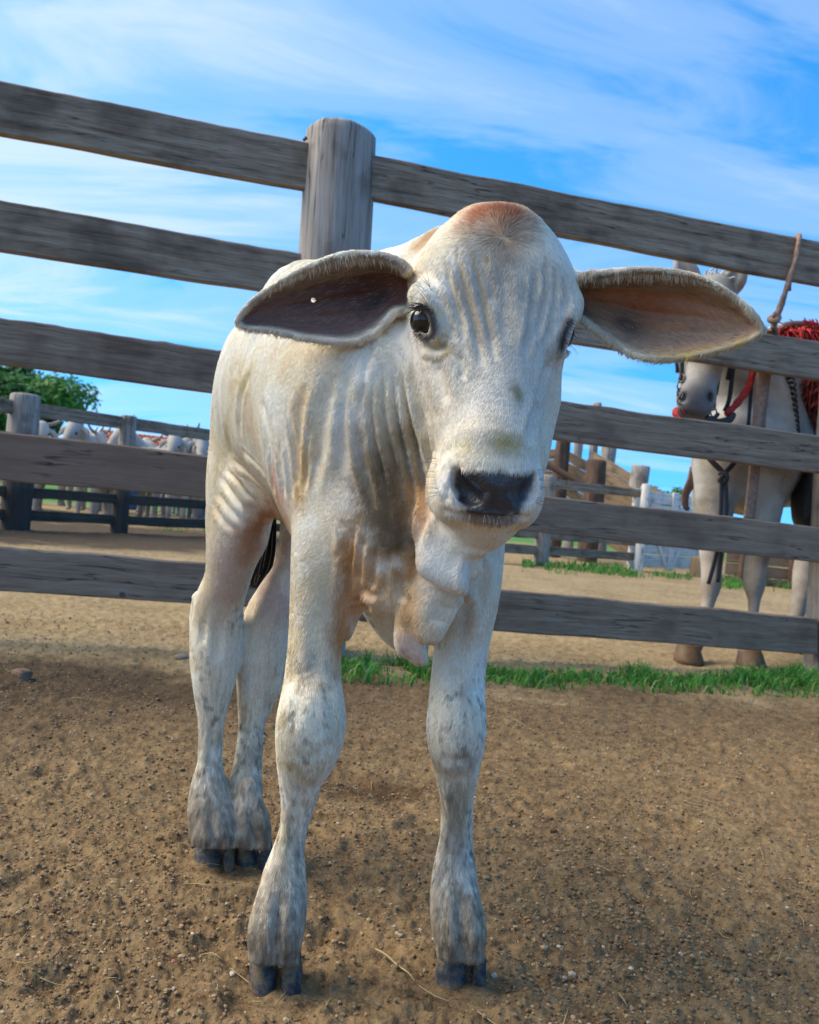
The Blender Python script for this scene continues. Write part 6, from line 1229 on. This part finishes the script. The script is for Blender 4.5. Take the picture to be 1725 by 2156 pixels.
CROOT = np.array([G(577, 2095)[0] * 0.5 + G(530, 1830)[0] * 0.5, 1.08, 0.0])
calf = empty('calf', CROOT)
tag(calf, 'cream white calf with long floppy ears standing in the foreground before the plank fence', 'calf')
def coat_material(name, bump=True):
    m = bpy.data.materials.new(name); m.use_nodes = True; nt = m.node_tree; b = nt.nodes['Principled BSDF']
    a = nd(nt, 'ShaderNodeAttribute', attribute_name='Col'); w = nd(nt, 'ShaderNodeAttribute', attribute_name='wet')
    lk(nt, a.outputs[0], b.inputs['Base Color'])
    lk(nt, math_n(nt, 'SUBTRACT', 0.72, math_n(nt, 'MULTIPLY', w.outputs['Fac'], 0.34)), b.inputs['Roughness'])
    b.inputs['Specular IOR Level'].default_value = 0.5
    b.inputs['Subsurface Weight'].default_value = 0.0
    n = nd(nt, 'ShaderNodeTexNoise'); n.inputs['Scale'].default_value = 620; n.inputs['Detail'].default_value = 3
    v = nd(nt, 'ShaderNodeTexVoronoi'); v.inputs['Scale'].default_value = 260
    mx = math_n(nt, 'ADD', math_n(nt, 'MULTIPLY', n.outputs[0], 0.5), math_n(nt, 'MULTIPLY', math_n(nt, 'MULTIPLY', v.outputs[0], w.outputs['Fac']), 2.2))
    bp = nd(nt, 'ShaderNodeBump'); bp.inputs['Strength'].default_value = 0.35; bp.inputs['Distance'].default_value = 0.0008
    lk(nt, mx, bp.inputs['Height']); lk(nt, bp.outputs[0], b.inputs['Normal'])
    return m
M_COAT = coat_material('calf_coat')
body = np_mesh('body', CV - CROOT, CQ, M_COAT, calf)
set_col(body.data, CC); set_f(body.data, NOSE, 'wet')

# ---- eyes
def eye_material():
    m = bpy.data.materials.new('eye_dark'); m.use_nodes = True; b = m.node_tree.nodes['Principled BSDF']
    b.inputs['Base Color'].default_value = (0.010, 0.008, 0.008, 1); b.inputs['Roughness'].default_value = 0.06; b.inputs['Coat Weight'].default_value = 0.3; b.inputs['Coat Roughness'].default_value = 0.03
    return m
M_EYE = eye_material()
for E in (EYE_L, EYE_R): ball('eye', P(E['px'], E['py'], E['d']) - CROOT, E['r'], M_EYE, calf)

# ---- hooves: two claws each
def hoof_material():
    m = bpy.data.materials.new('hoof_horn'); m.use_nodes = True; nt = m.node_tree; b = nt.nodes['Principled BSDF']
    tc = nd(nt, 'ShaderNodeTexCoord'); n = nd(nt, 'ShaderNodeTexNoise'); n.inputs['Scale'].default_value = 55; n.inputs['Detail'].default_value = 8; n.inputs['Roughness'].default_value = 0.7; lk(nt, tc.outputs['Object'], n.inputs[0])
    mp = nd(nt, 'ShaderNodeMapping'); mp.inputs['Scale'].default_value = (60, 60, 320); lk(nt, tc.outputs['Object'], mp.inputs[0]); n2 = nd(nt, 'ShaderNodeTexNoise'); n2.inputs['Scale'].default_value = 1; lk(nt, mp.outputs[0], n2.inputs[0])
    c = ramp(nt, n.outputs[0], [(0.38, (0.034, 0.036, 0.042)), (0.49, (0.078, 0.080, 0.086)), (0.54, (0.15, 0.11, 0.068)), (0.70, (0.21, 0.15, 0.09))])
    lk(nt, c, b.inputs['Base Color']); b.inputs['Roughness'].default_value = 0.75; b.inputs['Specular IOR Level'].default_value = 0.15
    bp = nd(nt, 'ShaderNodeBump'); bp.inputs['Strength'].default_value = 0.3; bp.inputs['Distance'].default_value = 0.001; lk(nt, n2.outputs[0], bp.inputs['Height']); lk(nt, bp.outputs[0], b.inputs['Normal'])
    return m
M_HOOF = hoof_material()
def hoof(claws):
    pts = []
    for (xl, xr, yb, yt) in claws: pts.append((G((xl + xr) / 2, yb)))
    pts = np.array(pts); F = Field(pts.min(0) - 0.06, pts.max(0) + np.array([0.06, 0.10, 0.075]), 0.002)
    for (xl, xr, yb, yt), g in zip(claws, pts):
        d = g[1]; r = (xr - xl) / 2 / FOCAL * d
        toe = np.array([g[0], g[1] + r * 0.92, 0.0])
        top = P((xl + xr) / 2 + 1.5, yt, d + r * 1.5)
        F.limb([toe + (0, 0, -0.004), toe * 0.45 + top * 0.55, top], [r * 1.02, r * 1.0, r * 0.90], k=0.0005, n=10)
        F.limb([toe + (0, 0.030, -0.004), top + (0, 0.018, 0)], [r * 0.95, r * 0.85], k=0.008, n=8)
    zz = F.lo[2] + np.arange(F.n[2]) * F.v
    F.D = np.maximum(F.D, (-0.004 - zz)[None, None, :].astype(np.float32))
    v, q = F.nets(); v = relax(v, q, 2, 0.5, -0.5)
    o = np_mesh('hoof', v - CROOT, q, M_HOOF, calf); return o
hoof([(521, 579, 2098, 2028), (589, 632, 2100, 2028)])
hoof([(916, 984, 2086, 2018), (995, 1024, 2086, 2018)])
hoof([(405, 462, 1836, 1790), (469, 493, 1836, 1790)])
hoof([(495, 539, 1830, 1786), (546, 570, 1834, 1786)])

# ---- tail: dark brush hanging between the hind legs
def hair_material(name, lie=True, rough=0.55):
    m = bpy.data.materials.new(name); m.use_nodes = True; nt = m.node_tree; b = nt.nodes['Principled BSDF']
    a = nd(nt, 'ShaderNodeAttribute', attribute_name='tint'); lk(nt, a.outputs['Color'], b.inputs['Base Color']); b.inputs['Roughness'].default_value = rough; b.inputs['Specular IOR Level'].default_value = 0.3
    if lie:
        c = nd(nt, 'ShaderNodeAttribute', attribute_name='lie'); g = nd(nt, 'ShaderNodeNewGeometry')
        mx = nd(nt, 'ShaderNodeMix', data_type='VECTOR'); mx.inputs['Factor'].default_value = 0.22
        lk(nt, c.outputs['Vector'], mx.inputs[4]); lk(nt, g.outputs['Normal'], mx.inputs[5])
        nn = nd(nt, 'ShaderNodeVectorMath', operation='NORMALIZE'); lk(nt, mx.outputs[1], nn.inputs[0]); lk(nt, nn.outputs[0], b.inputs['Normal'])
    return m
M_FUR = hair_material('calf_fur'); M_FUR.cycles.use_bump_map_correction = False; M_HAIR = hair_material('coarse_hair', False, 0.4)
def tail_brush():
    polys, cols, rad = [], [], []
    base = [P(566, 1075, 1.36), P(556, 1140, 1.35), P(545, 1200, 1.345), P(532, 1236, 1.34)]
    cen = spline(base, 12)
    for k in range(900):
        o = rng.normal(0, 1, 3) * np.array([1, 1, 0.3]); o /= max(1, np.linalg.norm(o)); t0 = rng.uniform(0, 0.45); t1 = rng.uniform(0.75, 1.0)
        i = np.linspace(t0, t1, 7); q = np.column_stack([np.interp(i * 11, np.arange(12), cen[:, j]) for j in range(3)])
        w = 0.016 * np.sin(np.pi * np.clip(i * 0.9 + 0.08, 0, 1)) ** 0.7 + 0.002
        q = q + o * w[:, None] + np.cumsum(rng.normal(0, 0.0007, (7, 3)), 0); polys.append(q - CROOT); rad.append(np.linspace(0.0006, 0.0002, 7))
        g = rng.uniform(); cols.append((0.012, 0.011, 0.011) if g > 0.08 else (0.35, 0.32, 0.28))
    o = curve_obj('tail', polys, np.concatenate(rad), M_HAIR, calf, cols); tag(o, None, None)
    return o
tail_brush()

# ---- short coat hair
def fur(n=760000):
    tri = np.concatenate([CQ[:, [0, 1, 2]], CQ[:, [0, 2, 3]]])
    a, b, c = CV[tri[:, 0]], CV[tri[:, 1]], CV[tri[:, 2]]
    ar = np.linalg.norm(np.cross(b - a, c - a), axis=1) * 0.5
    w = ar * (1 - 0.98 * NOSE[tri].mean(1)) * (1 - 0.55 * EARIN[tri].mean(1))
    cum = np.cumsum(w); t = np.searchsorted(cum, rng.uniform(0, cum[-1], n)); t = np.minimum(t, len(tri) - 1)
    r1 = np.sqrt(rng.uniform(0, 1, n)); r2 = rng.uniform(0, 1, n); W = np.stack([1 - r1, r1 * (1 - r2), r1 * r2], 1)
    T = tri[t]
    pos = (CV[T] * W[..., None]).sum(1); nr = (CN[T] * W[..., None]).sum(1); nr /= np.linalg.norm(nr, axis=1, keepdims=True)
    col = (CC[T] * W[..., None]).sum(1); ein = (EARIN[T] * W).sum(1); rim = (RIM[T] * W).sum(1); z = pos[:, 2]
    x_, y_, d_ = proj(pos)
    # which way the coat lies: down and back on the trunk, down the legs, down and outwards on the face
    fl = np.tile(np.array([-0.35, 0.55, -0.9]), (n, 1))
    fl[z < 0.42] = (0.0, 0.05, -1.0)
    head = (d_ < 0.96) & (y_ < 1110) & (x_ > 855) & (x_ < 1215)
    whorl = np.array([1062.0, 500.0]); dx, dy = x_ - whorl[0], y_ - whorl[1]; rr = np.hypot(dx, dy) + 1
    fx = 0.35 * dx / rr; fz = -(dy / rr) * 0.6 - 0.4 * sst(0, 60, dy)
    hv = np.stack([fx, 0.1 + 0 * fx, fz], 1); fl[head] = hv[head]
    earL = x_ < 850; ear = (ein > 0.2) | (rim > 0.2)
    fl[ear & earL & (x_ < 850)] = (-0.75, -0.15, -0.45); fl[ear & (x_ > 1212)] = (0.75, -0.15, -0.40)
    rimm = (rim > 0.25); fl[rimm] = (0.10, -0.55, -0.9)
    cl = np.stack([fbm(pos * 30, 2, 51 + k) for k in range(3)], 1); fin = np.stack([fbm(pos * 130, 1, 61 + k) for k in range(3)], 1)
    fl = fl / np.linalg.norm(fl, axis=1, keepdims=True) + cl * 0.40 + fin * 0.22 + rng.normal(0, 0.11, (n, 3))
    tg = fl - nr * (fl * nr).sum(1, keepdims=True); tg /= np.linalg.norm(tg, axis=1, keepdims=True) + 1e-9
    L = 0.0054 * rng.uniform(0.7, 1.3, n)
    L *= (1 + 0.20 * sst(0.34, 0.12, z)) * (1 - 0.4 * sst(0.075, 0.05, z))                              # longer on the lower legs
    L[head] *= np.where(y_[head] < 640, 1.15, 0.85)
    pf = np.where(head, sst(530, 455, y_ + 14 * fbm(pos * 90, 2, 77)) * sst(105, 45, np.abs(x_ - 1050)), 0); poll = pf > 0.5; L *= 1 + 0.9 * pf
    L *= 1 + 1.2 * np.clip(rim, 0, 1) + 0.5 * ein
    up = 0.11 + 0.5 * pf + 0.05 * sst(0.34, 0.12, z) + 0.06 * ein + 0.05 * rng.uniform(-1, 1, n) + 0.12 * np.clip(rim, 0, 1)
    d1 = tg + nr * up[:, None]; d1 /= np.linalg.norm(d1, axis=1, keepdims=True)
    d2 = tg + nr * (up * 0.15)[:, None] + np.array([0, 0, -0.12]); d2 /= np.linalg.norm(d2, axis=1, keepdims=True)
    p0 = pos - nr * 0.0001; p1 = p0 + d1 * (L * 0.5)[:, None]; p2 = p1 + d2 * (L * 0.5)[:, None]
    pts = np.stack([p0, p1, p2], 1) - CROOT
    clump = np.where(z < 0.42, 1.35 * fbm(pos * np.array([270, 270, 42]), 2, 72), fbm(pos * np.array([330, 330, 120]), 2, 71))
    br = 1.24 * (1 + rng.normal(0, 0.13, n) + 0.36 * clump * (0.20 + sst(0.4, 0.15, z)))
    col = np.clip(col * br[:, None], 0.01, 0.88); col *= 1 - pf[:, None] * np.array([0.22, 0.38, 0.48])
    white = (ein > 0.3) & (rng.uniform(0, 1, n) < np.where(x_ > 1212, 0.22, 0.10)); col[white] = np.array([0.34, 0.25, 0.21]) * rng.uniform(0.6, 1.2, (white.sum(), 1))
    hc = bpy.data.hair_curves.new('fur'); hc.add_curves([3] * n)
    hc.attributes['position'].data.foreach_set('vector', pts.astype(np.float32).ravel())
    ra = hc.attributes.get('radius') or hc.attributes.new('radius', 'FLOAT', 'POINT')
    ra.data.foreach_set('value', np.tile(np.array([0.00020, 0.00018, 0.00006], np.float32), n))
    at = hc.attributes.new('tint', 'FLOAT_COLOR', 'CURVE'); c4 = np.ones((n, 4), np.float32); c4[:, :3] = col; at.data.foreach_set('color', c4.ravel())
    at = hc.attributes.new('lie', 'FLOAT_VECTOR', 'CURVE'); at.data.foreach_set('vector', nr.astype(np.float32).ravel())
    hc.materials.append(M_FUR); o = bpy.data.objects.new('fur', hc); COL.objects.link(o); o.parent = calf; o['kind'] = 'stuff'
    # lashes and whiskers
    polys, rad, cols = [], [], []
    def tuft(line, k, dirn, ln, jit, colr, r0=0.00022, **kw):
        ids = trace(line, step=4, **kw)
        for _ in range(k):
            i = ids[rng.integers(len(ids))]; b0 = CV[i]; dv = np.array(dirn) + CN[i] * 0.6 + rng.normal(0, jit, 3); dv /= np.linalg.norm(dv); l = ln * rng.uniform(0.6, 1.2)
            sag = np.array([0, 0, -0.25]); polys.append(np.array([b0, b0 + dv * l * 0.35, b0 + (dv + sag * 0.3) * l * 0.7, b0 + (dv + sag) * l]) - CROOT); rad.append([r0, r0 * 0.9, r0 * 0.6, r0 * 0.2]); cols.append(colr)
    tuft([(876, 655), (889, 643), (904, 652)], 60, (-0.55, -0.5, -0.15), 0.022, 0.25, (0.02, 0.018, 0.016), dmax=0.95)
    tuft([(880, 700), (895, 710)], 18, (-0.4, -0.5, -0.5), 0.012, 0.25, (0.02, 0.018, 0.016), dmax=0.95)
    tuft([(1200, 672), (1192, 690), (1184, 720)], 18, (0.9, -0.2, -0.5), 0.022, 0.25, (0.02, 0.018, 0.016), dmax=1.0)
    tuft([(905, 600), (900, 640), (915, 660)], 16, (-0.8, -0.6, 0.1), 0.035, 0.4, (0.03, 0.025, 0.02), 0.00016, dmax=0.95)
    tuft([(915, 960), (912, 1010), (925, 1050)], 26, (-0.9, -0.5, -0.1), 0.030, 0.35, (0.14, 0.13, 0.12), 0.00011, dmax=0.95)
    tuft([(1132, 980), (1138, 1020), (1128, 1060)], 26, (0.9, -0.5, -0.1), 0.030, 0.35, (0.14, 0.13, 0.12), 0.00011, dmax=0.95)
    tuft([(980, 1085), (1040, 1090), (1110, 1085)], 16, (0.2, -0.6, -0.6), 0.014, 0.35, (0.4, 0.34, 0.28), 0.00010, dmax=0.95)
    curve_obj('whiskers', polys, np.concatenate(rad), M_HAIR, calf, cols)['kind'] = 'stuff'
fur()
